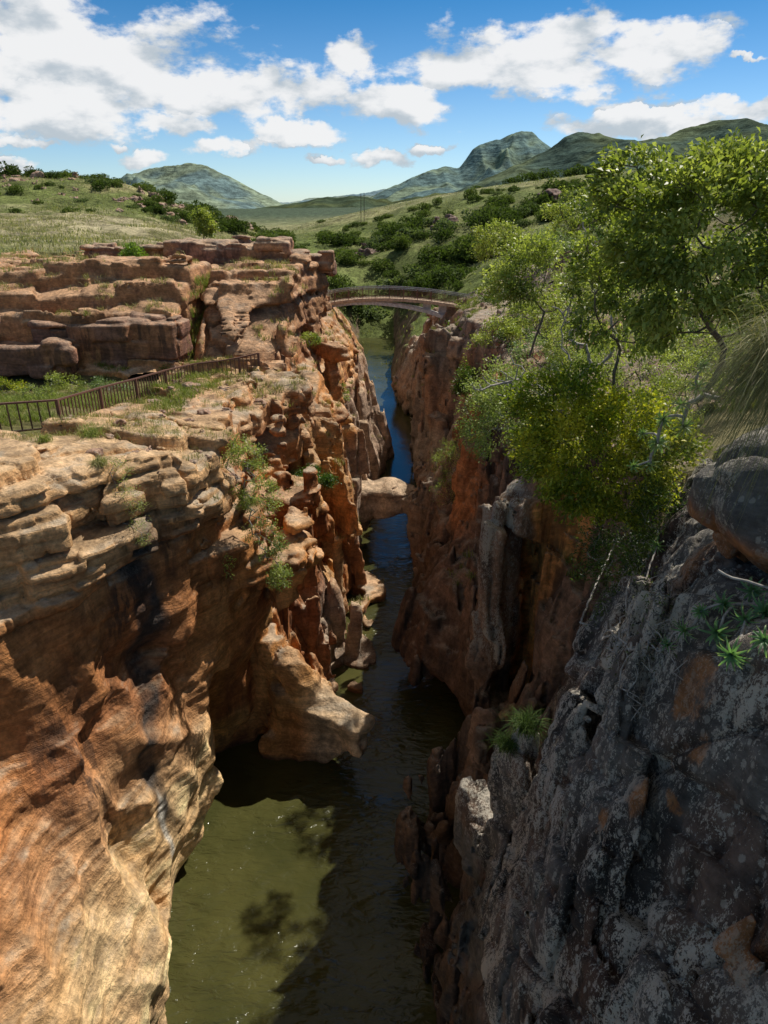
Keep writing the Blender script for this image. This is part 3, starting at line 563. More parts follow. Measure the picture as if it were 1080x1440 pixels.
# capstone slabs on the left outcrop
for nm, px0, px1, r0, r1, Yc, dep, lab, sd_ in [
        ('capstone', 116, 236, 346, 378, 57, 1.5, 'pale capstone slab at the left end of the outcrop ridge', 1),
        ('capstone', 232, 372, 338, 384, 56, 2.0, 'long cracked brown capstone slab in the middle of the outcrop ridge', 2),
        ('capstone', 362, 406, 334, 392, 55.4, 1.5, 'upright split capstone block beside the overhanging slab', 3),
        ('capstone', 392, 469, 352, 386, 56, 1.3, 'overhanging capstone slab jutting out towards the footbridge', 4)]:
    a = pt(px0, r1, Yc - dep); b = pt(px1, r0, Yc - dep); hx = (b.x - a.x) / 2; hz = max(.45, (b.z - a.z) / 2); c = ((a.x + b.x) / 2, Yc, (a.z + b.z) / 2 - .15)
    me = field_rock(nm, c, (hx, dep, hz + .1), .12 * Q, boxf(hx, dep, hz + .1, .22), .26, .9, sd_, .9)
    def pc(W, N, s=sd_):
        n2 = fbm(W[:, 0] * .8, W[:, 1] * .8, W[:, 2] * .8, 3); c_ = mixn(np.array([[.42, .22, .11]], np.float32).repeat(len(W), 0), np.array([[.25, .13, .085]], np.float32), sst(-.3, .4, n2))
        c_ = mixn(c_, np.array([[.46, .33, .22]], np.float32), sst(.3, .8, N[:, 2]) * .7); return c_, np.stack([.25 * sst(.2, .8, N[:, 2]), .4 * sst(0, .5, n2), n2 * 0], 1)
    o = rock_obj(nm, me, None, M_ROCK_L, pc, off=c); o.location = c; tag(o, lab, 'rock slab')
# blocks in front of the outcrop (photo 0-245, 445-520)
for px0, px1, r0, r1, Yc, lab, sd_ in [(104, 246, 446, 526, 42.2, 'largest dark brown sandstone block below the stepped outcrop', 11), (-30, 98, 480, 532, 40.6, 'low purplish brown boulder at the left edge below the outcrop', 12), (48, 102, 456, 505, 42.0, 'rounded brown boulder wedged left of the largest sandstone block', 13)]:
    a = pt(px0, r1, Yc - 1.2); b = pt(px1, r0, Yc - 1.2); hx = (b.x - a.x) / 2; hz = (b.z - a.z) / 2; c = ((a.x + b.x) / 2, Yc, (a.z + b.z) / 2)
    me = field_rock('boulder', c, (hx, 1.6, hz), .12 * Q, boxf(hx, 1.5, hz, .35), .30, .6, sd_, 1.0)
    def pb(W, N):
        n2 = fbm(W[:, 0] * .7, W[:, 1] * .7, W[:, 2] * .5, 3); c_ = mixn(np.array([[.26, .13, .085]], np.float32).repeat(len(W), 0), np.array([[.37, .17, .08]], np.float32), sst(-.1, .6, n2))
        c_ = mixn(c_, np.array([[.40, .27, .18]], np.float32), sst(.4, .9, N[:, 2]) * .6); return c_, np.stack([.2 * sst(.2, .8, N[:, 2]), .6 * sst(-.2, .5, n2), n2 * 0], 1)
    o = rock_obj('boulder', me, None, M_ROCK_L, pb, off=c); o.location = c; tag(o, lab, 'boulder')
# big boulder at the right rim
c = (5.95, 8.7, 23.15)
me = field_rock('boulder', c, (1.5, 1.25, 1.35), .07 * Q, lambda x, y, z: np.maximum((np.sqrt((x / 1.45) ** 2 + (y / 1.25) ** 2 + (z / 1.35) ** 2) - 1) * 1.3, boxf(1.25, 1.1, 1.2, .3)(x + .25 * z, y, z)), .34, .9, 21, .9)
def pr(W, N):
    n2 = fbm(W[:, 0] * 1.2, W[:, 1] * 1.2, W[:, 2] * 1.2, 3); m_ = sst(23.5, 22.8, W[:, 2] + .5 * n2 - .35 * (W[:, 0] - 5.3)); c_ = mixn(np.array([[.13, .12, .11]], np.float32).repeat(len(W), 0), np.array([[.40, .16, .065]], np.float32), m_ * .8)
    return c_, np.stack([.85 * (1 - m_ * .7), .35 * sst(-.2, .5, n2), .5 * m_], 1)
o = rock_obj('boulder', me, None, M_ROCK_R, pr, off=c); o.location = c; tag(o, 'big grey lichened boulder with orange underside on the right cliff rim', 'boulder')

c = (6.75, 7.95, 24.1)
me = field_rock('boulder', c, (1.15, .95, 1.35), .08 * Q, boxf(1.15, .95, 1.3, .5), .3, .9, 23, .9)
o = rock_obj('boulder', me, None, M_ROCK_R, pr, off=c); o.location = c; tag(o, 'upright grey rock carrying the hanging grass tussock at the right edge', 'boulder')
# ---------------------------------------------------------------- open terrain
DOM = [(-14.2, 8.2, 2.5, 24), (-11.8, 11.2, 24, 41), (-34, 14.2, 41, 69), (-22, 22, 69, 104)]
def terrain_z(x, y):
    g = G(x, y)
    ys = y[:, 0]
    TL = wall_tab(LW, np.clip(ys, 3, 158), ZL); TR = wall_tab(RW, np.clip(ys, 3, 158), ZL)
    out = g.copy()
    for i, yy in enumerate(ys):
        fade = max(0, min(1, (yy - 156) / 40)); fade = fade ** .7
        zl = np.interp(-x[i], -np.maximum.accumulate(TL[i][::-1])[::-1] + np.arange(7) * 1e-3, ZL, left=-1.2)
        zr = np.interp(x[i], np.maximum.accumulate(TR[i]) + np.arange(7) * 1e-3, ZL, left=-1.2)
        zl = zl + np.maximum(0, TL[i][-1] - x[i]) * .6; zr = zr + np.maximum(0, x[i] - TR[i][-1]) * .6
        w = np.maximum(zl, zr); n = fbm(x[i] * .35, yy * .35 + 0 * x[i], x[i] * 0, 3)
        w = w + n * 1.2 * (w > 0)
        out[i] = np.minimum(g[i], w) * (1 - fade) + g[i] * fade
    dz = np.zeros_like(out)
    for a, b, c, d in DOM:
        dz = np.where((x > a) & (x < b) & (y >= c) & (y <= d), 1, dz)
    return np.where(dz > 0, -2.0, out)
Yg = np.concatenate([np.arange(1, 40, .5), np.arange(40, 110, .6), np.geomspace(110, 330, 260), np.geomspace(333, 1500, 90)])
ug = np.concatenate([np.linspace(-1.6, -.62, 50, endpoint=False), np.linspace(-.62, .62, 620, endpoint=False), np.linspace(.62, 1.6, 50)])
XX = ug[None, :] * (Yg[:, None] + 12); YY = np.repeat(Yg[:, None], len(ug), 1)
ZZ = terrain_z(XX, YY)
nr_, nc_ = XX.shape
Pt = np.stack([XX, YY, ZZ], -1).reshape(-1, 3)
ii = (np.arange(nr_ - 1)[:, None] * nc_ + np.arange(nc_ - 1)[None]).ravel()
Ft = np.stack([ii, ii + 1, ii + nc_ + 1, ii + nc_], 1)
def paint_ground(P):
    x, y, z = P[:, 0], P[:, 1], P[:, 2]; n = len(P)
    n1 = fbm(x * .035, y * .035, x * 0 + 1, 3); n2 = fbm(x * .2, y * .2, x * 0 + 4, 3)
    c = mixn(lin(.16, .19, .06)[None].repeat(n, 0), lin(.27, .25, .12)[None], sst(-.4, .5, n1 + .4 * n2))
    straw = sst(66, 90, y) * sst(170, 140, y) * sst(-8, -14, x); c = mixn(c, lin(.42, .37, .23)[None], straw * .9 * sst(-.5, .3, n2))
    val = sst(100, 115, y) * sst(-30, -14, x - (y - 150) * -.12) * sst(290, 240, y); c = mixn(c, lin(.13, .17, .05)[None], val * .6)
    crest = sst(255, 300, y); c = mixn(c, lin(.26, .27, .14)[None], crest * .6)
    far = sst(600, 1000, y); c = mixn(c, lin(.07, .10, .06)[None], far)
    nearL = sst(50, 40, y) * sst(-6, -10, x); c = mixn(c, lin(.20, .17, .07)[None], nearL * .6)
    rt = sst(6, 9, x) * sst(110, 95, y); c = mixn(c, lin(.16, .13, .07)[None], rt * .6)
    gx = np.gradient(ZZ, axis=1) / np.maximum(np.gradient(XX, axis=1), 1e-3); st_ = np.abs(gx).reshape(-1)
    c = mixn(c, lin(.26, .19, .13)[None], sst(.9, 1.6, st_) * sst(180, 165, y))
    return c * (1 + .2 * n2)[:, None]
me = mesh_np('ground', Pt, Ft); co = Pt.astype(np.float32); set_attr(me, 'tint', paint_ground(co))
tag(obj('ground', me, M_VELD), None, None, kind='structure')
yw = np.concatenate([np.arange(-6, 172, 2.0)]); 
me = mesh_np('river', np.array([[-30, -8, 0], [30, -8, 0], [30, 172, 0], [-30, 172, 0]]), np.array([[0, 1, 2, 3]]), False)
tag(obj('river', me, M_WATER), None, None, kind='structure')
# plain reaching the horizon
def ring_plain():
    rr = np.geomspace(1200, 38000, 60); th = np.linspace(-1.3, 1.3, 200)
    R_, T_ = np.meshgrid(rr, th, indexing='ij'); X = R_ * np.sin(T_); Y = R_ * np.cos(T_); Z = -30 - 60 * sst(1200, 5000, R_) + 0 * X
    Z[0] = 0; P = np.stack([X, Y, Z], -1).reshape(-1, 3); nc = 200; i = (np.arange(59)[:, None] * nc + np.arange(nc - 1)[None]).ravel()
    return P, np.stack([i, i + nc, i + nc + 1, i + 1], 1)
P, Fc = ring_plain(); me = mesh_np('plain', P, Fc); set_attr(me, 'tint', np.tile([[.10, .15, .12]], (len(P), 1))); tag(obj('plain', me, M_VELD), None, None, kind='structure')
# mountains: (name, distance, ridge profile in photo points -> real ridge heights, depth of slope, tint with blue distance haze baked into the colour, gully strength)
def mtn_mat():
    m, nt, bs = new_mat('mountain_slope'); at = nd(nt, 'ShaderNodeAttribute', attribute_name='tint'); geo = nd(nt, 'ShaderNodeNewGeometry'); pos = geo.outputs['Position']
    wv = noise(nt, pos, .004, 3); z2 = nd(nt, 'ShaderNodeVectorMath', operation='MULTIPLY_ADD'); cb = nd(nt, 'ShaderNodeCombineXYZ'); ln(nt, wv, cb.inputs[2]); ln(nt, cb.outputs[0], z2.inputs[0]); z2.inputs[1].default_value = (0, 0, 90); ln(nt, pos, z2.inputs[2])
    band = noise(nt, mapping(nt, z2.outputs[0], (.0012, .0012, .045)), 1.0, 3, .6); f = ramp(nt, band, .40, .60, .74, 1.12); g = ramp(nt, noise(nt, pos, .02, 8, .75), .35, .65, .55, 1.3)
    vm = nd(nt, 'ShaderNodeVectorMath', operation='SCALE'); ln(nt, at.outputs['Color'], vm.inputs[0]); ln(nt, mth(nt, 'MULTIPLY', f, g), vm.inputs[3]); ln(nt, vm.outputs[0], bs.inputs['Base Color']); bs.inputs['Roughness'].default_value = 1; bs.inputs['Specular IOR Level'].default_value = 0
    bp = nd(nt, 'ShaderNodeBump'); bp.inputs['Strength'].default_value = .9; bp.inputs['Distance'].default_value = 25; ln(nt, mth(nt, 'ADD', mth(nt, 'MULTIPLY', band, .5), noise(nt, pos, .012, 8, .65)), bp.inputs['Height']); ln(nt, bp.outputs[0], bs.inputs['Normal'])
    return m
M_MTN = mtn_mat()
def mountain(label_name, dist, prof, width, tint, gul, seed):
    pxs = np.linspace(prof[0][0], prof[-1][0], 260); rows = np.interp(pxs, [p[0] for p in prof], [p[1] for p in prof])
    k = np.array([1, 2, 4, 6, 4, 2, 1.]); k /= k.sum(); rows = np.convolve(np.pad(rows, 3, 'edge'), k, 'valid')
    v = (720 - rows) / FPX; dy = CC + v * SS; X = (pxs - 540) / FPX * dist / dy; H = CAMZ + dist / dy * (-SS + v * CC)
    H = H + fbm(X / dist * 90, X * 0 + seed, X * 0, 4) * dist * .0016
    ts = np.concatenate([np.linspace(-1, 0, 90), np.linspace(.04, 1, 30)]); base = -60.0
    P = np.zeros((len(ts), len(X), 3))
    for i, t in enumerate(ts):
        yy = dist + t * width * (1 if t > 0 else 1.0); s = yy / dist
        prof_t = np.cos(min(1, abs(t)) * math.pi / 2) ** 1.25
        g_ = np.abs(vn(X / width * 5 + seed + .6 * vn(X / width * 2, X * 0 + t * 2, X * 0), X * 0 + t * 1.1, X * 0 + seed)) * 1.0 + .4 * np.abs(vn(X / width * 12 + seed, X * 0 + t * 3, X * 0))
        h = base + (H - base) * prof_t * (1 - gul * g_ * min(1, abs(t) * 3.5)) + fbm(X / width * 8, X * 0 + t * 6, X * 0 + seed, 3) * (H - base) * .03 * min(1, abs(t) * 5)
        P[i, :, 0] = X * (1 + .0 * t); P[i, :, 1] = yy; P[i, :, 2] = h
    P = P.reshape(-1, 3); nc = len(X); i = (np.arange(len(ts) - 1)[:, None] * nc + np.arange(nc - 1)[None]).ravel()
    me = mesh_np('mountain', P, np.stack([i, i + 1, i + nc + 1, i + nc], 1))
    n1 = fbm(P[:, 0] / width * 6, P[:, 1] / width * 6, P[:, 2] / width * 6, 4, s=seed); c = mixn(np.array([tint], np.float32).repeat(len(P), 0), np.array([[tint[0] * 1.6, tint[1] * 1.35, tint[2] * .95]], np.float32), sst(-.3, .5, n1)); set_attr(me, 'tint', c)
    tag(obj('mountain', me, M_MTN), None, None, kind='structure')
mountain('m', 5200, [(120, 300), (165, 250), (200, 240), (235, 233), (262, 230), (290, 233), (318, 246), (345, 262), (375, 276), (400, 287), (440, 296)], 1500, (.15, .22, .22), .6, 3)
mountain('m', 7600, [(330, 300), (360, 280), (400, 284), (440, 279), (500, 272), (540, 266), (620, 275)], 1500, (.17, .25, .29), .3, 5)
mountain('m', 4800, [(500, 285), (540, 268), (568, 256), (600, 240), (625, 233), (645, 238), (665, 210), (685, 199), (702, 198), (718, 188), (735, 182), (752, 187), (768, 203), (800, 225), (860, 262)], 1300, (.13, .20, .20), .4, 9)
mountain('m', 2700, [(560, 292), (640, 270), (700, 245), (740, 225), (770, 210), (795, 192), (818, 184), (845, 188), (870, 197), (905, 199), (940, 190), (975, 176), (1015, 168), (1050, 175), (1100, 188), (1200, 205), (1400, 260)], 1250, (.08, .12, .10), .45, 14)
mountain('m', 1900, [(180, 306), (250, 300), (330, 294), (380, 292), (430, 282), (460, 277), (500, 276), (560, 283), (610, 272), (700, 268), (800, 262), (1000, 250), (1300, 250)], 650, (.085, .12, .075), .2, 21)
# ---------------------------------------------------------------- vegetation
def rng(s): return np.random.RandomState(s)
def nrm(a): return a / np.maximum(np.linalg.norm(a, axis=-1, keepdims=True), 1e-9)
def grow(root, targets, seed, step=.35, wig=.12, rtip=.006, e=2.1, bias=.15, sag=0.0, rmax=None):
    r = rng(seed); pos = [np.array(root, float)]; par = [-1]; pl = [0.0]
    T = np.array(targets, float); T = T[np.argsort(np.linalg.norm(T - pos[0], axis=1))]
    for t in T:
        A = np.array(pos); dd = np.linalg.norm(A - t, axis=1); j = int(np.argmin(dd + bias * np.array(pl))); d = dd[j]
        n = max(1, int(math.ceil(d / step))); a = A[j]; w_ = r.normal(0, wig * d, 3); prev = j
        for k in range(1, n + 1):
            s = k / n; p = a + (t - a) * s + w_ * math.sin(math.pi * s) * .5 + r.normal(0, .03 * step, 3); p[2] -= sag * math.sin(math.pi * s) * d
            pos.append(p); par.append(prev); pl.append(pl[prev] + d / n); prev = len(pos) - 1
    pos = np.array(pos); par = np.array(par); acc = np.zeros(len(pos)); ch = np.zeros(len(pos), int)
    for i in range(len(pos) - 1, 0, -1):
        if acc[i] == 0: acc[i] = rtip ** e
        acc[par[i]] += acc[i]; ch[par[i]] += 1
    rad_ = acc ** (1 / e)
    if rmax is not None: rad_ = rad_ * min(1, rmax / rad_[0]) if rad_[0] > rmax else rad_
    return pos, par, rad_, ch
def tubes(pos, par, rad_, k=5):
    i = np.nonzero(par >= 0)[0]; a = pos[par[i]]; b = pos[i]; ra = np.minimum(rad_[par[i]], rad_[i] * 1.25); rb = rad_[i]
    d = nrm(b - a); L_ = np.linalg.norm(b - a, axis=1)[:, None]; a = a - d * np.minimum(.12 * L_, ra[:, None]); b = b + d * np.minimum(.10 * L_, rb[:, None])
    up = np.where(np.abs(d[:, 2:3]) > .9, np.array([[1., 0, 0]]), np.array([[0, 0, 1.]])); u = nrm(np.cross(d, up)); v = np.cross(d, u)
    th = np.arange(k) * 2 * math.pi / k; n = len(i)
    ring = u[:, None] * np.cos(th)[None, :, None] + v[:, None] * np.sin(th)[None, :, None]
    P = np.concatenate([a[:, None] + ring * ra[:, None, None], b[:, None] + ring * rb[:, None, None]], 1).reshape(-1, 3)
    o = (np.arange(n) * 2 * k)[:, None]; j = np.arange(k); j2 = (j + 1) % k
    F_ = np.stack([o + j, o + j2, o + k + j2, o + k + j], -1).reshape(-1, 4)
    return P, F_
def leaves(p, seed, L=.07, W=.03, up=.9, droop=.15, pal=((.06, .10, .02), (.12, .17, .03)), out=None, tipc=None, var=.2, hue=None):
    """two-sided leaf quads at points p; colours picked from the palette"""
    r = rng(seed); n = len(p)
    d = nrm(r.normal(0, 1, (n, 3)) + (0 if out is None else out * 1.2) + np.array([0, 0, .25])); nn = r.normal(0, .75, (n, 3)); nn[:, 2] += up
    s = nrm(np.cross(d, nn)); l = L * r.uniform(.65, 1.25, (n, 1)); w_ = W * r.uniform(.7, 1.2, (n, 1))
    nv = nrm(np.cross(s, d)); m = p + d * l * .5 + nv * w_ * .25
    tip = p + d * l; tip[:, 2] -= droop * l[:, 0]
    P = np.stack([p, m + s * w_ * .5, tip, m - s * w_ * .5], 1).reshape(-1, 3)
    F_ = (np.arange(n)[:, None] * 4 + np.arange(4)[None])
    t = r.uniform(0, 1, n) if hue is None else np.clip(hue + r.normal(0, .22, n), 0, 1); pal = np.array(pal); q = t * (len(pal) - 1); i = np.clip(q.astype(int), 0, len(pal) - 2); f = (q - i)[:, None]
    c = (pal[i] * (1 - f) + pal[i + 1] * f) * r.uniform(1 - var, 1 + var, (n, 1))
    return P, F_, np.repeat(c, 4, 0)
def leaf_obj(name, parts, mat=None, parent=None):
    P = np.concatenate([q[0] for q in parts]); o = 0; fs = []
    for q in parts: fs.append(q[1] + o); o += len(q[0])
    me = mesh_np(name, P, np.concatenate(fs), False); set_attr(me, 'lc', np.concatenate([q[2] for q in parts]))
    return obj(name, me, mat or M_LEAF, parent)
def in_ell(seed, spec, shell=.35):
    """points in a union of ellipsoids [(cx,cy,cz,rx,ry,rz,n)], denser towards the outside"""
    r = rng(seed); out = []
    for (cx, cy, cz, rx, ry, rz, n) in spec:
        q = nrm(r.normal(0, 1, (n, 3))) * (shell + (1 - shell) * r.uniform(0, 1, (n, 1)) ** .6)
        out.append(q * np.array([rx, ry, rz]) + np.array([cx, cy, cz]))
    return np.concatenate(out)
def foliage_pts(pos, ch, rad_, seed, per=40, spread=.16, tipr=.012):
    r = rng(seed); i = np.nonzero((ch == 0) | (rad_ < tipr))[0]
    i = r.choice(i, int(len(np.nonzero(ch == 0)[0]) * per)); return pos[i] + np.clip(r.normal(0, spread, (len(i), 3)), -2.2 * spread, 2.2 * spread) * np.array([1, 1, .75])
def shrub(name, label, cat, root, spec, seed, per=40, spread=.16, L=.07, W=.03, pal=None, group=None, bark=None, rtip=.005, wig=.15, bias=.15, leafname='foliage', woodname='branches', rmax=.09, bare=0.0, sag=0.0, tipr=.012, step=.3, mat=None, up=.9):
    T = in_ell(seed, spec); pos, par, rd, ch = grow(root, T, seed, step=step, wig=wig, rtip=rtip, bias=bias, rmax=rmax, sag=sag)
    t = empty(name, root, label, cat, group); off = np.array(root)
    P, F_ = tubes(pos - off, par, rd); obj(woodname, mesh_np(woodname, P, F_, True), bark or M_BARK, t)
    if per:
        lp = foliage_pts(pos, ch, rd, seed + 1, per, spread, tipr)
        if bare: lp = lp[fbm(lp[:, 0] * 1.5, lp[:, 1] * 1.5, lp[:, 2] * 1.5, 2, s=seed) > bare * 2 - 1.0]
        c0 = T.mean(0); out = nrm(lp - c0); hue = .5 + .5 * fbm(lp[:, 0] * 1.6, lp[:, 1] * 1.6, lp[:, 2] * 1.6, 2, s=seed + 3)
        leaf_obj(leafname, [leaves(lp - off, seed + 2, L, W, pal=pal, out=out, hue=hue, up=up)], mat, t)
    return t
def blades(base, seed, h=.5, w_=.012, lean=.35, seg=3, pal=((.10, .13, .03), (.30, .27, .12)), dirv=None, droop=.5, hv=.4):
    r = rng(seed); n = len(base); th = r.uniform(0, 2 * math.pi, n); out = np.stack([np.cos(th), np.sin(th), 0 * th], 1)
    if dirv is not None: out = nrm(out * .55 + np.array(dirv))
    H = h * r.uniform(1 - hv, 1 + hv, (n, 1)); ln_ = lean * r.uniform(.3, 1.5, (n, 1)); side = np.stack([-np.sin(th), np.cos(th), 0 * th], 1)
    side = nrm(np.cross(out, np.array([0, 0, 1.]) + r.normal(0, .25, (n, 3)))); W_ = w_ * r.uniform(.6, 1.4, (n, 1))
    rows_ = []
    for s in range(seg + 1):
        t = s / seg; p = base + np.array([0, 0, 1.]) * H * (t - droop * ln_ * t ** 2.4) + out * H * ln_ * t ** 1.6; ww = W_ * (1 - t) ** .7 + .0004
        rows_ += [p - side * ww, p + side * ww]
    m = 2 * (seg + 1); P = np.stack(rows_, 1).reshape(-1, 3); o = (np.arange(n) * m)[:, None]; fs = np.concatenate([np.stack([o[:, 0] + 2 * s, o[:, 0] + 2 * s + 1, o[:, 0] + 2 * s + 3, o[:, 0] + 2 * s + 2], 1) for s in range(seg)])
    t = r.uniform(0, 1, n); pal = np.array(pal); q = t * (len(pal) - 1); i = np.clip(q.astype(int), 0, len(pal) - 2); f = (q - i)[:, None]; c = (pal[i] * (1 - f) + pal[i + 1] * f) * r.uniform(.8, 1.2, (n, 1))
    return P, fs, np.repeat(c, m, 0)
# height look-up on the built rocks, by ray from above
dg = bpy.context.evaluated_depsgraph_get
_bv = {}
def bvh(name):
    from mathutils.bvhtree import BVHTree
    if name not in _bv:
        me = bpy.data.objects[name].data; vs = np.empty(len(me.vertices) * 3, np.float32); me.vertices.foreach_get('co', vs); vs = vs.reshape(-1, 3)
        fs = np.empty(len(me.loops), np.int32); me.loops.foreach_get('vertex_index', fs)
        _bv[name] = BVHTree.FromPolygons(vs.tolist(), fs.reshape(-1, 4).tolist())
    return _bv[name]
def top(x, y, zmax=60.0):
    best = None
    for nm in ('left_cliff', 'right_cliff', 'ground'):
        h = bvh(nm).ray_cast(Vector((x, y, zmax)), Vector((0, 0, -1)))
        if h[0] is not None and (best is None or h[0].z > best[0]): best = (h[0].z, h[1].z if h[1].z > 0 else -h[1].z, nm)
    return best or (0, 1, '')
def hit(px, py):
    """where the line of sight through a photo point meets the rocks or the ground"""
    v = (720 - py) / FPX; d = Vector(((px - 540) / FPX, CC + v * SS, -SS + v * CC)).normalized(); o = Vector((0, 0, CAMZ)); best = None
    for nm in ('left_cliff', 'right_cliff', 'ground'):
        h = bvh(nm).ray_cast(o, d)
        if h[0] is not None and (best is None or h[3] < best[1]): best = (h[0], h[3], h[1], nm)
    return best
PG = ((.11, .15, .03), (.24, .29, .06), (.44, .48, .15)); PY = ((.10, .15, .012), (.24, .29, .025), (.58, .54, .06)); PD = ((.03, .06, .012), (.06, .11, .02), (.13, .19, .04)); PP = ((.13, .18, .05), (.25, .31, .09), (.40, .45, .17)); PB = ((.09, .14, .06), (.16, .23, .10), (.28, .34, .16))
def at_(px, py, Y): return np.array(pt(px, py, Y))
def ESP(lst):
    """[(px,py,Y,rx_px,ry_px,ry_m,n)] -> ellipsoids in metres"""
    out = []
    for px, py, Y, rx, rz, ry, n in lst:
        p = pt(px, py, Y); s = 960 / (Y * CC - (p.z - CAMZ) * SS); out.append((p.x, p.y, p.z, rx / s, ry, rz / s, n))
    return out
# --- right bank, close
shrub('tree', 'large glossy-leaved tree with forking dark branches filling the upper right corner', 'tree', tuple(at_(985, 560, 13.4)),
      ESP([(1010, 290, 13.4, 85, 80, 1.2, 50), (935, 262, 13.8, 75, 55, 1.0, 40), (1065, 250, 13.2, 60, 55, 1.1, 30), (930, 350, 13.6, 80, 55, 1.1, 44), (1040, 400, 12.8, 90, 60, 1.2, 50), (965, 440, 12.8, 80, 50, 1.0, 44), (880, 260, 14.4, 50, 45, .8, 24), (1090, 330, 13, 60, 90, 1.0, 30)]),
      101, per=150, spread=.13, L=.14, W=.066, pal=PG, rtip=.006, rmax=.11, tipr=.010, wig=.2)
shrub('tree', 'glossy-leaved tree with dark stems leaning left of the upper right tree', 'tree', tuple(at_(880, 610, 14.6)),
      ESP([(870, 350, 15.2, 65, 60, 1.1, 40), (880, 440, 14.8, 75, 60, 1.0, 46), (850, 400, 16.0, 50, 45, .9, 22)]),
      103, per=150, spread=.13, L=.13, W=.062, pal=PG, rtip=.006, rmax=.09, tipr=.010, wig=.2)
shrub('tree', 'small round-crowned tree standing alone above the orange cliff', 'tree', tuple(at_(745, 500, 26)), ESP([(738, 385, 26, 42, 42, 1.0, 60), (760, 350, 26, 24, 22, .7, 20), (710, 400, 26, 28, 26, .7, 24), (770, 420, 26, 24, 20, .6, 16)]), 105, per=120, spread=.2, L=.14, W=.07, pal=PG, rtip=.007, rmax=.08)
shrub('dead_tree', 'bare grey dead tree with twisted limbs reaching left above the orange cliff', 'dead tree', tuple(at_(795, 655, 17.5)), ESP([(700, 545, 17.5, 55, 22, .6, 12), (740, 520, 17.5, 60, 40, .6, 14), (800, 430, 17.6, 40, 90, .6, 18), (850, 470, 17.6, 50, 60, .6, 12), (775, 560, 17.5, 30, 40, .5, 10), (830, 330, 17.8, 20, 50, .5, 6)]), 107, per=0, bark=M_TWIG, rtip=.016, rmax=.15, wig=.3, bias=.25)
shrub('bush', 'pale loose bush with long silvery bare twigs on the cliff edge', 'bush', tuple(at_(775, 650, 18)), ESP([(700, 590, 18, 50, 45, .9, 50), (740, 560, 18.4, 60, 40, .9, 50), (690, 540, 18.4, 45, 35, .7, 30), (760, 620, 17.6, 60, 50, .9, 40), (675, 610, 18, 28, 30, .6, 16)]), 109, per=150, spread=.15, L=.085, W=.036, pal=PP, bark=M_TWIG, rtip=.006, rmax=.06, wig=.3)
shrub('bush', 'dense dark green bush with yellow new leaves overhanging the right cliff', 'bush', tuple(at_(880, 700, 14.2)), ESP([(800, 560, 14.6, 80, 45, 1.1, 60), (870, 600, 14.0, 90, 60, 1.1, 80), (790, 640, 14.4, 70, 50, .9, 60), (860, 690, 13.6, 95, 50, .8, 80), (760, 590, 15, 40, 45, .8, 26), (930, 640, 13.4, 50, 60, .7, 40)]), 111, per=230, spread=.13, L=.10, W=.05, pal=PY, rtip=.004, rmax=.06, tipr=.008, up=.6)
shrub('bush', 'shaded dark bush trailing down the rock between the yellow-green bush and the boulder', 'bush', tuple(at_(905, 790, 13.2)), ESP([(870, 780, 13.4, 60, 50, .6, 60), (920, 740, 12.8, 50, 70, .5, 50), (890, 860, 12.2, 50, 50, .35, 40)]), 113, per=170, spread=.16, L=.08, W=.028, pal=PD, bark=M_TWIG, rtip=.004, rmax=.04, sag=.15)
def hang(name, label, cat, root, pts, seed, off=(.1, .5), n=6, jit=14, **kw):
    r = rng(seed); T = []
    for px, py in pts:
        for _ in range(n):
            h = hit(px + r.normal(0, jit), py + r.normal(0, jit))
            if h: d = (Vector((0, 0, CAMZ)) - h[0]).normalized(); T.append(tuple(h[0] + d * r.uniform(*off) + Vector((0, 0, -.1))) + (.02, .02, .02, 1))
    h = hit(*root); return shrub(name, label, cat, tuple(h[0]), T, seed, **kw)
hang('bush', 'dark scrub clinging to the shaded rock under the yellow-green bush', 'bush', (850, 730), [(850, 780), (880, 800), (915, 800), (860, 850), (900, 860), (940, 830), (885, 910), (920, 900)], 171, (.1, .6), 9, 16, per=46, spread=.12, L=.075, W=.02, pal=((.03, .05, .015), (.06, .09, .025), (.11, .14, .05)), bark=M_TWIG, rtip=.007, rmax=.04, wig=.35)
hang('root_tangle', 'tangle of dry grey roots hanging across dark rock right of the orange column', 'roots', (870, 760), [(850, 880), (880, 930), (830, 930), (910, 950), (870, 980), (900, 890), (940, 930)], 173, (.05, .4), 12, 20, per=0, bark=M_TWIG, rtip=.006, rmax=.025, wig=.4, woodname='roots')
shrub('bush', 'light green bush in a crevice beside the rock arch', 'bush', tuple(at_(640, 720, 44)), ESP([(632, 650, 44, 22, 34, .9, 44), (650, 690, 44, 18, 24, .7, 26), (618, 690, 44.5, 10, 18, .5, 8)]), 117, per=100, spread=.2, L=.13, W=.05, pal=PP, rtip=.008, rmax=.07)
shrub('bush', 'dark green bush growing under the right end of the footbridge', 'bush', tuple(at_(668, 505, 73)), ESP([(662, 468, 73, 26, 26, 1.6, 40), (690, 440, 72, 22, 22, 1.3, 26), (652, 500, 73, 14, 20, 1.0, 20)]), 119, per=130, spread=.35, L=.24, W=.13, pal=PD, rtip=.012, rmax=.1)
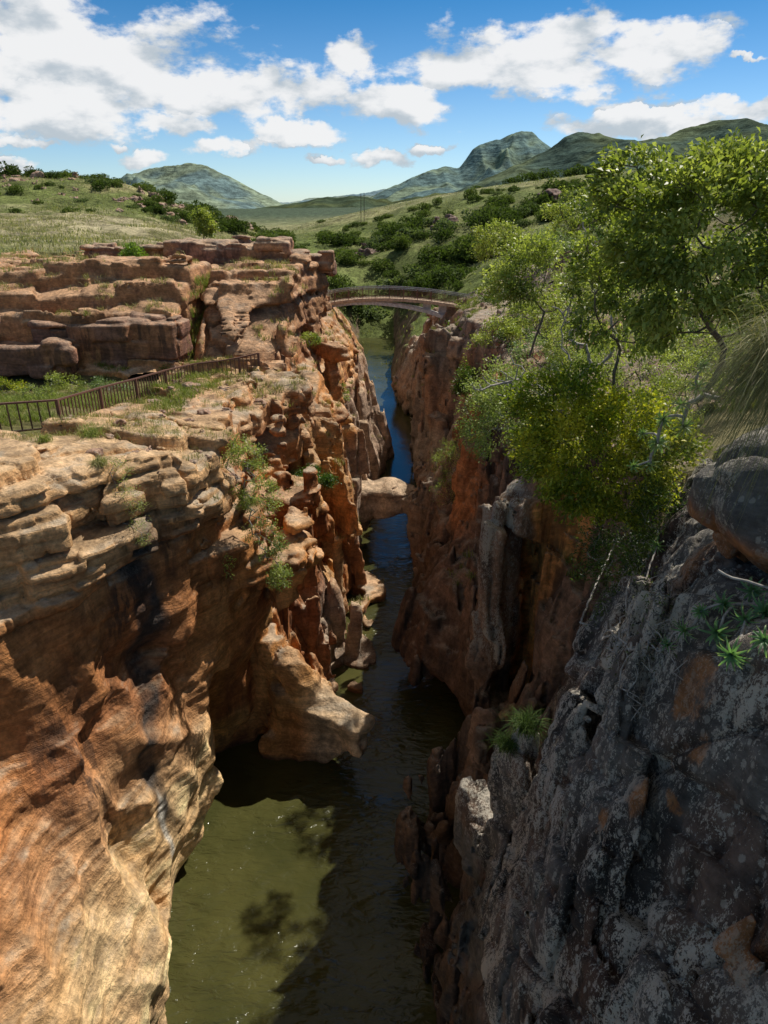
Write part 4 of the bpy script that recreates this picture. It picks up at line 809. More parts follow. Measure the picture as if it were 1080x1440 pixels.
for k, (px, py, Y, rx, ry, n, lab, pal) in enumerate([
        (690, 505, 58, 34, 26, 40, 'rounded mid green bush on the slope left of the dead tree', PG), (812, 300, 60, 40, 30, 50, 'broad green bush on the slope behind the dead tree top', PG), (790, 470, 40, 30, 24, 36, 'low green bush behind the dead tree trunk', PD),
        (725, 470, 48, 26, 20, 30, 'small dark bush on the rocky slope below the lone round-crowned tree', PD), (870, 300, 45, 50, 40, 60, 'wide dark shrub behind the glossy-leaved trees', PD), (1000, 480, 24, 70, 50, 60, 'shaded shrub behind the stems of the large glossy tree', PD), (940, 380, 30, 70, 60, 70, 'leafy shrub seen through the crown of the large glossy tree', PG), (1060, 500, 18, 60, 60, 60, 'leafy shrub under the large glossy tree beside the hanging grass', PG),
        (655, 445, 78, 12, 14, 20, 'yellow-green shrub at the right abutment of the footbridge', PP), (780, 345, 75, 30, 22, 40, 'grey-green bush on the slope above the path rail', PB), (700, 415, 80, 24, 16, 30, 'bright green bush right of the footbridge', PG), (745, 440, 62, 22, 16, 24, 'low olive bush on the stony slope right of the footbridge', PP),
        (900, 505, 19, 70, 45, 70, 'bright olive shrub filling the gap below the second glossy tree', PG), (985, 530, 16, 60, 45, 50, 'shaded leafy shrub behind the aloe stems', PG), (840, 520, 22, 50, 36, 50, 'olive shrub behind the top of the yellow-green bush', PP), (760, 500, 30, 44, 26, 44, 'grey-green shrub behind the bare dead tree', PB), (700, 470, 44, 34, 24, 36, 'mid green shrub above the orange cliff', PG), (865, 430, 32, 60, 40, 60, 'wide olive shrub seen between the stems of the two glossy trees', PG), (940, 300, 60, 60, 30, 50, 'dark bush on the skyline behind the glossy-leaved trees', PD), (820, 390, 52, 40, 26, 40, 'olive shrub below the path rail on the right slope', PP), (655, 540, 55, 14, 24, 24, 'narrow dark shrub clinging to the right wall above the slab', PD), (700, 340, 88, 34, 24, 50, 'dense green bush on the slope above the right end of the footbridge', PG), (640, 470, 76, 10, 12, 16, 'small shrub clinging below the right bridge abutment', PD),
        (1010, 500, 19, 60, 50, 60, 'dense olive shrub directly behind the trunk of the large glossy tree', PG), (930, 560, 17, 60, 36, 50, 'leafy shrub behind the upper aloe rosettes', PG), (815, 480, 27, 50, 36, 60, 'rounded olive shrub between the dead tree and the second glossy tree', PG), (760, 440, 36, 46, 30, 50, 'bushy green shrub under the lone round-crowned tree', PG), (690, 560, 30, 26, 30, 36, 'green shrub behind the silvery twigs of the pale bush', PG), (890, 360, 42, 60, 40, 70, 'large green shrub behind the gap between the glossy tree crowns', PG), (1040, 380, 34, 60, 60, 70, 'green shrub behind the right side of the large tree crown', PG), (670, 480, 66, 22, 26, 36, 'dark green shrub on the right wall in front of the footbridge abutment', PD)]):
    b = pt(px, py + ry, Y); s = 960 / (Y * CC - (b.z - CAMZ) * SS)
    shrub('bush', lab, 'bush', tuple(b), ESP([(px, py, Y, rx, ry, rx / s * .9, n)]), 130 + k * 3, per=130, spread=.24 * Y / 45, L=.0038 * Y, W=.0019 * Y, pal=pal, rtip=.0003 * Y, rmax=.07, step=.4, group='shrubs on the right slope')
# hanging grass tussock
def tussock(name, label, c, n, seed, h, dirv, w_, lean, droop, rad_=.25, pal=((.10, .12, .04), (.24, .24, .10), (.36, .31, .17))):
    r = rng(seed); base = np.array(c)[None] * 0 + r.normal(0, rad_, (n, 3)) * np.array([1, 1, .55])
    t = empty(name, tuple(c), label, 'grass tuft'); leaf_obj('blades', [blades(base, seed, h, w_, lean, 9, pal, dirv, droop)], M_GRASS, t); return t
tussock('grass_tussock', 'huge grass tussock hanging over the boulder at the right edge', at_(1150, 500, 7.6), 3000, 5, .85, (-.6, -.45, 0), .0055, 1.0, 1.6, .26)
# --- left bank
shrub('bush', 'tall straggly bush with bare grey twigs spilling down the spur of the left cliff', 'bush', tuple(at_(352, 700, 26.3)), ESP([(345, 645, 26.2, 34, 36, .6, 50), (362, 700, 25.7, 34, 40, .6, 60), (374, 760, 25.2, 26, 34, .5, 46), (392, 810, 25.0, 16, 28, .4, 18)]), 201, per=130, spread=.13, L=.10, W=.045, pal=PP, bark=M_TWIG, rtip=.007, rmax=.05, wig=.3, bare=.35)
shrub('bush', 'small dry bush wedged in the dark gully of the near left cliff', 'bush', tuple(at_(172, 735, 20.6)), ESP([(180, 700, 20.5, 22, 26, .4, 36), (170, 660, 21.0, 20, 18, .4, 20), (200, 745, 20.1, 14, 20, .3, 16)]), 203, per=60, spread=.1, L=.065, W=.02, pal=PP, bark=M_TWIG, rtip=.005, rmax=.03, wig=.3)
shrub('bush', 'compact dark glossy bush on the ledge of the orange pillars', 'bush', tuple(at_(440, 690, 37)), ESP([(438, 672, 37, 32, 15, .7, 50), (462, 678, 37, 12, 12, .5, 16), (414, 676, 37, 10, 14, .5, 14)]), 205, per=120, spread=.14, L=.12, W=.065, pal=((.03, .075, .012), (.07, .14, .02), (.16, .24, .05)), rtip=.006, rmax=.06)
shrub('bush', 'little bright green bush sprouting from the spur face of the left cliff', 'bush', tuple(at_(322, 800, 24.6)), ESP([(322, 795, 24.2, 10, 18, .3, 16)]), 207, per=34, spread=.09, L=.10, W=.05, pal=PG, rtip=.004, rmax=.02)
shrub('bush', 'bright green round bush sitting in the gap between the capstone slabs', 'bush', tuple(at_(186, 372, 54)), ESP([(186, 358, 54, 15, 14, .8, 40)]), 209, per=120, spread=.2, L=.17, W=.09, pal=((.08, .17, .02), (.14, .24, .03), (.2, .3, .06)), rtip=.01, rmax=.06)
shrub('tree', 'round green tree standing on the grass behind the outcrop', 'tree', tuple(at_(285, 338, 95)), ESP([(285, 312, 95, 12, 15, 1.3, 40), (292, 322, 95, 9, 9, 1.0, 20)]), 211, per=140, spread=.35, L=.3, W=.17, pal=PG, rtip=.016, rmax=.14)
for k, (px, py, Y, rx, ry, n, lab, pal) in enumerate([
        (92, 545, 36.5, 30, 24, 50, 'leafy green bush behind the fence at the foot of the biggest block', PG), (45, 560, 34, 34, 16, 40, 'low pale green shrub behind the left end of the fence', PP), (150, 545, 37, 34, 14, 40, 'grey-green shrub behind the third fence panel from the left', PB), (10, 548, 36, 26, 14, 30, 'yellow-green shrub behind the fence at the left edge', PY),
        (62, 436, 49, 20, 13, 26, 'dark bush at the left end of the stepped outcrop', PD), (105, 432, 50, 16, 9, 20, 'dusty green bush beside the dark bush on the outcrop end', PB), (255, 412, 50, 12, 22, 30, 'blue-green shrub growing in the grassy gully under the capstones', PB), (290, 400, 51, 26, 10, 30, 'low yellow-green shrub under the long capstone slab', PP), (372, 402, 51, 12, 14, 24, 'light green shrub below the split capstone block', PP), (100, 445, 47.5, 10, 12, 16, 'small olive shrub on the upper step of the outcrop', PP), (60, 520, 41, 18, 10, 20, 'small green shrub between the two leftmost boulders', PG), (232, 525, 40.6, 10, 12, 16, 'light green shrub below the grassy gully', PG),
        (368, 580, 36, 14, 12, 16, 'dry pale shrub on the rounded ledge below the fence end', PP), (262, 655, 24.5, 16, 12, 16, 'sparse brown-green shrub on the block right of the gully', PP), (283, 690, 25, 12, 16, 16, 'thin green shrub left of the straggly bush', PP), (435, 478, 46, 14, 8, 16, 'small green shrub on the ledge below the overhanging slab', PG), (478, 560, 55, 10, 20, 18, 'pale green shrub on the far left pillar', PP), (418, 940, 32, 12, 18, 18, 'small grey-green shrub above the jutting prow', PB)]):
    b = pt(px, py + ry, Y); s = 960 / (Y * CC - (b.z - CAMZ) * SS)
    shrub('bush', lab, 'bush', tuple(b), ESP([(px, py, Y, rx, ry, rx / s * .8, n)]), 230 + k * 3, per=90, spread=.13 * Y / 40, L=.0034 * Y, W=.0013 * Y, pal=pal, rtip=.00022 * Y, rmax=.04, bark=M_TWIG, group='shrubs on the left bank')
# --- low-detail bushes for the far slopes, each a thing of its own
def bush_mesh(seed, n, R_, leaf, pal, tall=.8, lumps=7):
    r = rng(seed); sp = [(r.normal(0, .42) * R_, r.normal(0, .42) * R_, R_ * tall * r.uniform(.35, .75), R_ * r.uniform(.35, .6), R_ * r.uniform(.35, .6), R_ * tall * r.uniform(.3, .5), n // lumps) for _ in range(lumps)]
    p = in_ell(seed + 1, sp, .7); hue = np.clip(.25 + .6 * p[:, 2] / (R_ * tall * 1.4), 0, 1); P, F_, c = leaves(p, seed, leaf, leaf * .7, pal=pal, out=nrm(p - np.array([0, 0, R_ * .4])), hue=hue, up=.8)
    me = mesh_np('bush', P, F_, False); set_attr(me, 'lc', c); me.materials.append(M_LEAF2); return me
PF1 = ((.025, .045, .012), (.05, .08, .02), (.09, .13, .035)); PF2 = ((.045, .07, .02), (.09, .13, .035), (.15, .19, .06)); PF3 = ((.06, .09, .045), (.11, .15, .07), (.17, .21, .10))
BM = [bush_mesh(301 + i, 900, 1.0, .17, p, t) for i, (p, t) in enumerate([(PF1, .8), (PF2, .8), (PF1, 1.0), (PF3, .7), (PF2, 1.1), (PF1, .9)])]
r_ = rng(55); placed = 0
def far_bush(x, y, s, lab, grp, k, name='bush', cat='bush', sink=.2):
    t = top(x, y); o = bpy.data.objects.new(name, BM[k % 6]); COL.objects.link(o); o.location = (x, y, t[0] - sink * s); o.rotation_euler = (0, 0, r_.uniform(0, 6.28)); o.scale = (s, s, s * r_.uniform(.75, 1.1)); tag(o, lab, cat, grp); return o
cnt = 0
while cnt < 190:                                               # left hill
    x = r_.uniform(-125, -30); y = r_.uniform(120, 245); px = 540 + x * sc_(y, 26)
    if px < -60 or px > 420: continue
    d_ = .5 + .5 * float(fbm(np.array([x * .06]), np.array([y * .06]), np.array([1.]), 2)[0]); pr_ = (.06 + .94 * sst(158, 185, y)) * d_ * 1.3
    if r_.uniform() > pr_: continue
    far_bush(x, y, r_.choice([1.0, 1.4, 1.9, 2.5], p=[.3, .35, .22, .13]) * (1.35 if y > 185 else .9), 'one of the dark green shrubs dotted among the boulders of the left hillside', 'shrubs dotted over the left hillside', cnt, 'shrub', 'shrub'); cnt += 1
cnt = 0
while cnt < 330:                                               # valley side
    x = r_.uniform(-45, 95); y = r_.uniform(106, 268); px = 540 + x * sc_(y, 22)
    if px < 365 or px > 1000: continue
    if px < 470 and y < 170: continue
    if -12 < x < 8 and y < 166: continue
    d_ = .5 + .55 * float(fbm(np.array([x * .05]), np.array([y * .05]), np.array([5.]), 2)[0])
    if r_.uniform() > d_ * 1.5 * (1 if y < 235 else .35): continue
    s = r_.choice([1.6, 2.4, 3.4, 4.6], p=[.22, .34, .28, .16]) * (.65 if y < 135 else 1) * (.6 if y > 235 else 1)
    if s > 2.6: far_bush(x, y, s, 'one of the larger dark round-crowned trees crowding the valley side behind the footbridge', 'trees on the valley side', cnt, 'tree', 'tree')
    else: far_bush(x, y, s, 'one of the lower dark green bushes between the trees of the valley side', 'bushes on the valley side', cnt)
    cnt += 1
for k, (px, py, Y, s) in enumerate([(722, 262, 330, 5), (745, 258, 332, 5.5), (768, 257, 331, 6), (800, 250, 334, 7), (818, 250, 330, 8), (835, 252, 326, 7)]):
    far_bush(wx(px, Y, 36), Y, s * .8, 'one of the dark broad-crowned trees on the crest of the far field', 'trees on the far crest', 2 + 3 * (k % 2), 'tree', 'tree', .15)
far_bush(wx(672, 320, 33), 320, 2.4, 'small lone bush on the crest left of the far trees', None, 0); far_bush(wx(452, 290, 24), 290, 1.8, 'small lone bush left of the two utility poles', None, 0)
# boulders on the left hill
def boulder_mesh(sd_):
    c = (sd_ * 7.0, 3, 1); me = field_rock('boulder', c, (1.0, .8, .6), .14, boxf(1, .8, .55, .4), .5, 1.3, sd_, .8)
    n = len(me.vertices); r2 = rng(sd_); set_attr(me, 'tint', np.tile([[.36, .22, .15]], (n, 1)) * (1 + .2 * r2.normal(0, .5, (n, 1)))); set_attr(me, 'lich', np.tile([[.4, .15, 0]], (n, 1))); me.materials.append(M_ROCK_L); return me
BO = [boulder_mesh(s) for s in (31, 32, 33, 34)]
cnt = 0
while cnt < 150:
    x = r_.uniform(-125, -35); y = r_.uniform(150, 240); px = 540 + x * sc_(y, 30)
    if px < -40 or px > 350 or r_.uniform() > sst(150, 205, y) * (.3 + .9 * float(fbm(np.array([x * .09]), np.array([y * .09]), np.array([9.]), 2)[0]) + .3): continue
    t = top(x, y); s = r_.choice([.8, 1.2, 1.7, 2.6], p=[.35, .35, .2, .1]); o = bpy.data.objects.new('boulder', BO[cnt % 4]); COL.objects.link(o); o.location = (x, y, t[0] + .1 * s); o.rotation_euler = (r_.uniform(-.2, .2), r_.uniform(-.2, .2), r_.uniform(0, 6.28)); o.scale = (s, s, s * r_.uniform(.7, 1.2)); tag(o, 'one of the pale brown boulders strewn over the left hillside', 'boulder', 'boulders strewn on the left hillside'); cnt += 1
# dark rock bands in the valley side
for k, (px, Y, s, lab) in enumerate([(590, 215, 3.6, 'dark red rock outcrop highest on the valley side'), (520, 205, 3.0, 'dark rock outcrop on the valley side above the footbridge'), (625, 218, 2.6, 'narrow dark outcrop right of the highest valley outcrop'), (770, 215, 3.0, 'small dark outcrop below the far trees'), (560, 235, 2.2, 'small outcrop near the valley crest')]):
    x = wx(px, Y, 24); t = top(x, Y)
    for j in range(1):
        o = bpy.data.objects.new('rock_outcrop', boulder_mesh(41 + k)); COL.objects.link(o); o.location = (x, Y, t[0]); o.scale = (s * 1.5, s, s * 1.3); o.rotation_euler = (0, 0, .3 * k); set_ = o.data.attributes['tint']; n = len(o.data.vertices); set_.data.foreach_set('color', np.tile([.16, .085, .065, 1], n).astype(np.float32)); tag(o, lab, 'rock outcrop')

cnt = 0
while cnt < 75:
    x = r_.uniform(-13, -5); y = r_.uniform(21.5, 41); t = top(x, y, 40)
    if t[1] < .75 or t[0] < 16.5 or t[2] != 'left_cliff': continue
    s = r_.choice([.10, .16, .26, .38], p=[.35, .35, .2, .1]); o = bpy.data.objects.new('stone', BO[cnt % 4]); COL.objects.link(o); o.location = (x, y, t[0] + .15 * s); o.rotation_euler = (r_.uniform(-.2, .2), r_.uniform(-.2, .2), r_.uniform(0, 6.28)); o.scale = (s, s, s * r_.uniform(.6, 1.1)); tag(o, 'one of the loose stones lying on the flat ledges of the left cliff', 'stone', 'loose stones on the left ledges'); cnt += 1
# ---------------------------------------------------------------- built things
def bar(bm, a, b, w_, h, up=Vector((0, 0, 1))):
    a, b = Vector(a), Vector(b); d = (b - a).normalized(); s = d.cross(up)
    if s.length < 1e-3: s = Vector((1, 0, 0))
    s.normalize(); u = s.cross(d).normalized(); vs = []
    for p in (a, b):
        for i, j in ((-1, -1), (1, -1), (1, 1), (-1, 1)): vs.append(bm.verts.new(p + s * (w_ / 2 * i) + u * (h / 2 * j)))
    for q in ((3, 2, 1, 0), (4, 5, 6, 7), (0, 1, 5, 4), (1, 2, 6, 5), (2, 3, 7, 6), (3, 0, 4, 7)): bm.faces.new([vs[i] for i in q])
def bobj(name, bm, mat, parent=None, bevel=0.0):
    me = bpy.data.meshes.new(name); bm.to_mesh(me); bm.free(); o = obj(name, me, mat, parent)
    if bevel: md = o.modifiers.new('bevel', 'BEVEL'); md.width = bevel; md.segments = 2; md.limit_method = 'ANGLE'
    return o
# path fence on the left bank
def solve_ground(px, prow, lo, hi):
    for _ in range(30):
        m = (lo + hi) / 2; z = float(G(np.array([wx(px, m, 18.5)]), np.array([m]))[0])
        if row(m, z) > prow: lo = m
        else: hi = m
    return m, z
fence = None; posts = []
for px, prow in [(-75, 622), (88, 605), (146, 583), (195, 567), (236, 552), (274, 541), (308, 536), (338, 530), (365, 523)]:
    Y, z = solve_ground(px, prow, 19, 41); x = wx(px, Y, z); t = top(x, Y, 40); posts.append(Vector((x, Y, z)))
f0 = posts[1]; fence = empty('fence', f0, 'long brown steel fence with upright bars along the left cliff path', 'fence')
for i, p in enumerate(posts):
    hgt_ = 1.3 - .02 * i; bm = bmesh.new(); q = p - f0; bar(bm, q - Vector((0, 0, .5)), q + Vector((0, 0, hgt_)), .13, .13, Vector((0, 1, 0))); bobj('post', bm, M_RUST, fence, .008)
for i in range(len(posts) - 1):
    a, b = posts[i] - f0, posts[i + 1] - f0; h0, h1 = 1.3 - .02 * i, 1.3 - .02 * (i + 1); Z = Vector((0, 0, 1))
    bm = bmesh.new(); bar(bm, a + Z * (h0 - .03), b + Z * (h1 - .03), .10, .075); bobj('top_rail', bm, M_RUST, fence, .006)
    bm = bmesh.new(); bar(bm, a + Z * .15, b + Z * .15, .08, .06); bobj('bottom_rail', bm, M_RUST, fence, .006)
    n = max(5, int((b - a).length / .26)) if i else 11; bm = bmesh.new()
    for k in range(1, n):
        p = a.lerp(b, k / n); hh = h0 + (h1 - h0) * k / n; bar(bm, p + Z * .16, p + Z * (hh - .05), .042, .042, Vector((0, 1, 0)))
    bobj('bar_panel', bm, M_RUST, fence)
# stacked flat stones under the fence corner
r5 = rng(77)
st = empty('stone_stack', tuple(f0 + Vector((.25, -.75, -.45))), 'small stack of flat reddish stones under the front fence post', 'stone stack')
for k in range(5):
    me = field_rock('slab', (k * 3., 0, 0), (.55 - .05 * k, .42, .07), .05, boxf(.5 - .05 * k, .4, .07, .04), .06, 3, k, .8); n = len(me.vertices); set_attr(me, 'tint', np.tile([[.42, .24, .15]], (n, 1))); set_attr(me, 'lich', np.zeros((n, 3))); o = obj('slab', me, M_ROCK_L, st); o.location = (r5.normal(0, .07), r5.normal(0, .05), .14 * k); o.rotation_euler = (r5.normal(0, .04), r5.normal(0, .04), r5.uniform(-.5, .5))
# footbridge
BY = 80.0
rows_d = [(452, 426), (462, 424.5), (480, 421.5), (500, 419.3), (520, 418.2), (545, 418), (570, 419), (600, 421.5), (640, 427), (672, 432), (682, 433.5)]
def bz(px, rw, Y=BY):
    p = pt(px, rw, Y); return Vector((p.x, Y, p.z))
deck = [bz(a, b) for a, b in rows_d]; o0 = deck[0].lerp(deck[-1], .5); o0.z = deck[5].z
br = empty('footbridge', tuple(o0), 'slender arched footbridge with dark railings crossing the gorge', 'footbridge')
def dz(x):
    X = [p.x for p in deck]; return float(np.interp(x, X, [p.z for p in deck]))
x0, x1 = deck[0].x, deck[-1].x; W2 = .8
N = 60; xs_ = np.linspace(x0, x1, N)
bm = bmesh.new()
for a, b in zip(xs_[:-1], xs_[1:]): bar(bm, Vector((a, BY, dz(a) - .06)) - o0, Vector((b, BY, dz(b) - .06)) - o0, W2 * 2, .12)
bobj('deck', bm, M_DECK, br)
bm = bmesh.new()
for s in (-1, 1):
    for a, b in zip(xs_[:-1:2], xs_[2::2]): bar(bm, Vector((a, BY + s * (W2 + .03), dz(a) - .2)) - o0, Vector((b, BY + s * (W2 + .03), dz(b) - .2)) - o0, .08, .26)
bobj('edge_beam', bm, M_DECK, br)
arch_r = [(452, 433), (470, 428.5), (495, 425.5), (520, 425), (545, 427), (570, 430.5), (600, 437), (625, 446), (648, 456)]
for s in (-1, 1):
    bm = bmesh.new(); A = [bz(a, b) for a, b in arch_r]; A = [Vector((p.x, BY + s * .5, p.z)) - o0 for p in A]
    for a, b in zip(A[:-1], A[1:]): bar(bm, a, b + (b - a) * .02, .32, .38)
    bobj('arch_rib', bm, M_CONC, br, .01)
bm = bmesh.new()
for px in (600, 622, 640):
    rr = np.interp(px, [a for a, b in arch_r], [b for a, b in arch_r]); p = bz(px, rr); bar(bm, Vector((p.x, BY, p.z)) - o0, Vector((p.x, BY, dz(p.x) - .12)) - o0, .9, .14, Vector((0, 1, 0)))
bobj('spandrel_post', bm, M_CONC, br)
for s in (-1, 1):
    y = BY + s * W2
    for zz_, nm, w_, h_, mt in ((1.12, 'top_rail', .09, .08, M_GALV), (.98, 'handrail', .05, .05, M_GALV), (.10, 'bottom_rail', .05, .05, M_RUST)):
        bm = bmesh.new()
        for a, b in zip(xs_[:-1:2], xs_[2::2]): bar(bm, Vector((a, y, dz(a) + zz_)) - o0, Vector((b, y, dz(b) + zz_)) - o0, w_, h_)
        bobj(nm, bm, mt, br)
    bm = bmesh.new(); nb = int((x1 - x0) / .17)
    for k in range(nb + 1):
        x = x0 + (x1 - x0) * k / nb; w_ = .09 if k % 9 == 0 else .035; bar(bm, Vector((x, y, dz(x))) - o0, Vector((x, y, dz(x) + 1.1)) - o0, w_, w_, Vector((0, 1, 0)))
    bobj('baluster_panel', bm, M_RUST, br)
for xx, zc in ((x0 - .3, dz(x0)), (x1 + .5, dz(x1))):
    bm = bmesh.new(); bar(bm, Vector((xx, BY - 1.1, zc - .75)) - o0, Vector((xx, BY + 1.1, zc - .75)) - o0, 1.8, 1.4); bobj('abutment', bm, M_CONC, br, .03)
# path railing on the right slope, half hidden by shrubs
def rail_line(pts, label):
    q = []
    for px, prow, Y in pts: q.append(pt(px, prow, Y))
    t = empty('railing', tuple(q[0]), label, 'railing'); o = q[0]
    for z_, nm in ((1.05, 'top_rail'), (.55, 'mid_rail')):
        bm = bmesh.new()
        for a, b in zip(q[:-1], q[1:]): bar(bm, a - o + Vector((0, 0, z_)), b - o + Vector((0, 0, z_)), .08, .09)
        bobj(nm, bm, M_RUST, t)
    for a in q: bm = bmesh.new(); bar(bm, a - o - Vector((0, 0, .6)), a - o + Vector((0, 0, 1.08)), .1, .1, Vector((0, 1, 0))); bobj('post', bm, M_RUST, t)
rail_line([(768, 378, 72), (790, 374, 71), (815, 364, 69), (840, 356, 68), (862, 348, 66)], 'rusty path railing running up the slope behind the dead tree')
rail_line([(672, 436, 80), (690, 436, 80.5), (704, 433, 81)], 'short brown railing leading off the right end of the footbridge')
# utility poles
for px, r1, r2, Y, lab in [(507.5, 272, 302, 262, 'left one of two utility poles on the valley crest'), (512, 271, 303, 260, 'right one of two utility poles on the valley crest'), (38, 237, 256, 214, 'lone thin pole on top of the left hill')]:
    a = pt(px, r2, Y); b = pt(px + (-1.5 if px < 100 else 0), r1, Y); g = top(a.x, a.y)[0]; t = empty('utility_pole', (a.x, Y, g), lab, 'utility pole'); bm = bmesh.new(); bar(bm, Vector((0, 0, -1)), Vector((b.x - a.x, 0, b.z - g)), .18, .18, Vector((0, 1, 0))); bobj('pole', bm, M_POLE, t)
    bm = bmesh.new(); bar(bm, Vector((b.x - a.x - .5, .2, b.z - g - .8)), Vector((b.x - a.x + .5, .2, b.z - g - .8)), .12, .12); bobj('crossarm', bm, M_POLE, t)
# ---------------------------------------------------------------- aloes
def rosette_mesh(seed, n=22, L=.32, pal=((.10, .17, .06), (.20, .28, .09), (.36, .36, .14)), curl=1.0):
    r = rng(seed); P = []; F_ = []; C_ = []
    for k in range(n):
        th = k * 2.399; el = 1.25 - 1.5 * k / n + r.normal(0, .1); l = L * r.uniform(.8, 1.15); w_ = .028 * L / .32; d = np.array([math.cos(th), math.sin(th), 0]); s = np.array([-d[1], d[0], 0]); o = len(P); c = np.array(pal[0]) * (1 - k / n) + np.array(pal[1]) * (k / n); c = c * r.uniform(.8, 1.2)
        a = el; p = np.zeros(3)
        for j in range(7):
            t = j / 6; ww = w_ * (1 - t) ** .8 * (.85 + .4 * math.sin(t * 2)); u = d * math.cos(a) + np.array([0, 0, math.sin(a)]); nn = -d * math.sin(a) + np.array([0, 0, math.cos(a)])
            for q, zz_ in ((-1, .5), (0, -.15), (1, .5)): P.append(p + s * ww * q + nn * ww * zz_); cc = c * (1 + .5 * t) if t < .8 else np.array(pal[2]); C_.append(cc)
            p = p + u * l / 6; a -= curl * .42 * (.4 + t) * r.uniform(.6, 1.3)
        for j in range(6):
            for q in range(2): F_.append([o + j * 3 + q, o + j * 3 + q + 1, o + j * 3 + q + 4, o + j * 3 + q + 3])
    me = mesh_np('rosette', np.array(P), np.array(F_)); set_attr(me, 'lc', np.array(C_)); me.materials.append(M_LEAF); return me
def aloe(label, root, heads, seed, L=.3, pal=None, dead=True):
    root = np.array(root); t = empty('aloe', tuple(root), label, 'aloe'); r = rng(seed); pal = pal or ((.10, .17, .06), (.22, .30, .10), (.40, .38, .15))
    pos, par, rd, ch = grow(root, np.array([h[:3] for h in heads]), seed, .12, .18, .016, 2.5, .5, rmax=.045); P, F_ = tubes(pos - root, par, rd, 7); obj('stem', mesh_np('stem', P, F_), M_TWIG, t)
    for i, h in enumerate(heads):
        o = obj('rosette', rosette_mesh(seed + i, int(r.randint(13, 24)), L * h[3] * r.uniform(.65, 1.2), pal, h[4] * r.uniform(.6, 1.7)), None, t); o.location = tuple(np.array(h[:3]) - root); dv = Vector(h[5]).normalized(); dv = (dv + Vector(tuple(r.normal(0, .3, 3)))).normalized(); o.rotation_euler = dv.to_track_quat('Z', 'Y').to_euler()
H = lambda px, py, Y, s=1.0, cu=1.0, dv=(-.5, -.6, .6): (*at_(px, py, Y), s, cu, dv)
def HS(px, py, Y=0, s=1.0, cu=1.0, dv=(-.7, -.6, .35)):
    h = hit(px, py); p = h[0] + (Vector((0, 0, CAMZ)) - h[0]).normalized() * .16; return (p.x, p.y, p.z, s, cu, dv)
aloe('tumbling aloe with curled pale rosettes on long stems left of the hanging grass', at_(1010, 560, 9.6), [H(958, 570, 9.6), H(935, 590, 9.8), H(925, 625, 9.9, .9), H(980, 545, 9.5), H(905, 610, 10.1, .8), H(915, 655, 10, .8, 1.3), H(893, 655, 10.1, .75, 1.5, (-1, -.4, .1)), H(960, 600, 9.6, .8), H(990, 515, 9.5, .9)], 401, .24)
aloe('green aloe cluster sprouting under the boulder around a grey dead branch', tuple(hit(1060, 850)[0]), [HS(1050, 870, 7.3, 1, .9), HS(1010, 890, 7.4, 1, .9), HS(965, 885, 7.6, .9, .8, (-1, -.4, .2)), HS(1075, 900, 7.2, 1, .8), HS(1020, 850, 7.5, .9, .9), HS(985, 860, 7.6, .8), HS(1060, 830, 7.4, .9), HS(940, 905, 7.7, .7, .8, (-1, -.3, 0)), HS(1030, 920, 7.2, .9, .9), HS(1078, 860, 7.3)], 421, .26, ((.08, .17, .08), (.15, .27, .12), (.30, .38, .18)))
aloe('three small star-shaped aloes on the dark rock below the yellow-green bush', tuple(hit(905, 830)[0]), [HS(900, 790, 0, 1.3, .5), HS(858, 785, 0, 1.1, .4), HS(925, 768, 0, 1.0, .5)], 441, .26, ((.10, .19, .07), (.18, .29, .10), (.3, .38, .16)))
pos, par, rd, ch = grow(at_(1120, 838, 7.0), np.array([at_(1010, 803, 7.4), at_(1040, 815, 7.3), at_(1065, 822, 7.2)]), 9, .1, .05, .012, 2.2, .3, rmax=.03); P, F_ = tubes(pos, par, rd * 1.4, 7); tag(obj('dead_branch', mesh_np('dead_branch', P, F_), M_TWIG), 'thick bare grey branch lying across the green aloe cluster', 'branch')
# ---------------------------------------------------------------- grass
def grass_on(cands, seed, h, w_, lean, pal, maxslope=.55, nb=26, rad_=.14, name='grass', label='', droop=.5, seg=3):
    r = rng(seed); B = []
    for x, y in cands:
        t = top(x, y, 45)
        if t[1] < maxslope: continue
        k = r.randint(nb // 2, nb); q = r.normal(0, rad_, (k, 3)); q[:, 2] = 0; B.append(q + np.array([x, y, t[0] - .03]))
    B = np.concatenate(B); P, F_, c = blades(B, seed, h, w_, lean, seg, pal, None, droop); me = mesh_np(name, P, F_, False); set_attr(me, 'lc', c); o = obj(name, me, M_GRASS); tag(o, label, 'grass', kind='stuff'); return o
GP1 = ((.12, .16, .03), (.28, .27, .11), (.42, .36, .2)); GP2 = ((.10, .16, .025), (.2, .25, .05), (.33, .32, .12))
def cl(seed, n, x0, x1, y0, y1, sc=.35, th=.0):
    r = rng(seed); x = r.uniform(x0, x1, n * 3); y = r.uniform(y0, y1, n * 3); m = fbm(x * sc, y * sc, x * 0 + seed, 3) > th; return list(zip(x[m][:n], y[m][:n]))
grass_on(cl(1, 1500, -22, -9, 25, 41.5, .3, -.2), 501, .34, .012, .6, GP2, label='patchy grass behind the fence below the outcrop')
grass_on(cl(2, 520, -14, -4.5, 22, 42, .4, .12), 502, .26, .009, .7, GP1, label='dry grass tufts on the ledges of the left cliff')
grass_on(cl(3, 700, -34, -4, 42.5, 64, .3, .15), 503, .34, .016, .6, GP1, label='grass tufts on the stepped outcrop')
grass_on([(-12.3 + .02 * (y - 42) + .25 * math.sin(y * 7), y) for y in np.linspace(42.2, 52, 150)], 504, .5, .016, .5, GP2, 0.0, 30, .2, label='strip of bright green grass in the gully through the outcrop')
grass_on(cl(4, 900, -9, 2, 36, 100, .3, .0), 505, .4, .018, .6, GP1, .5, label='tufts on the far left cliff ledges')
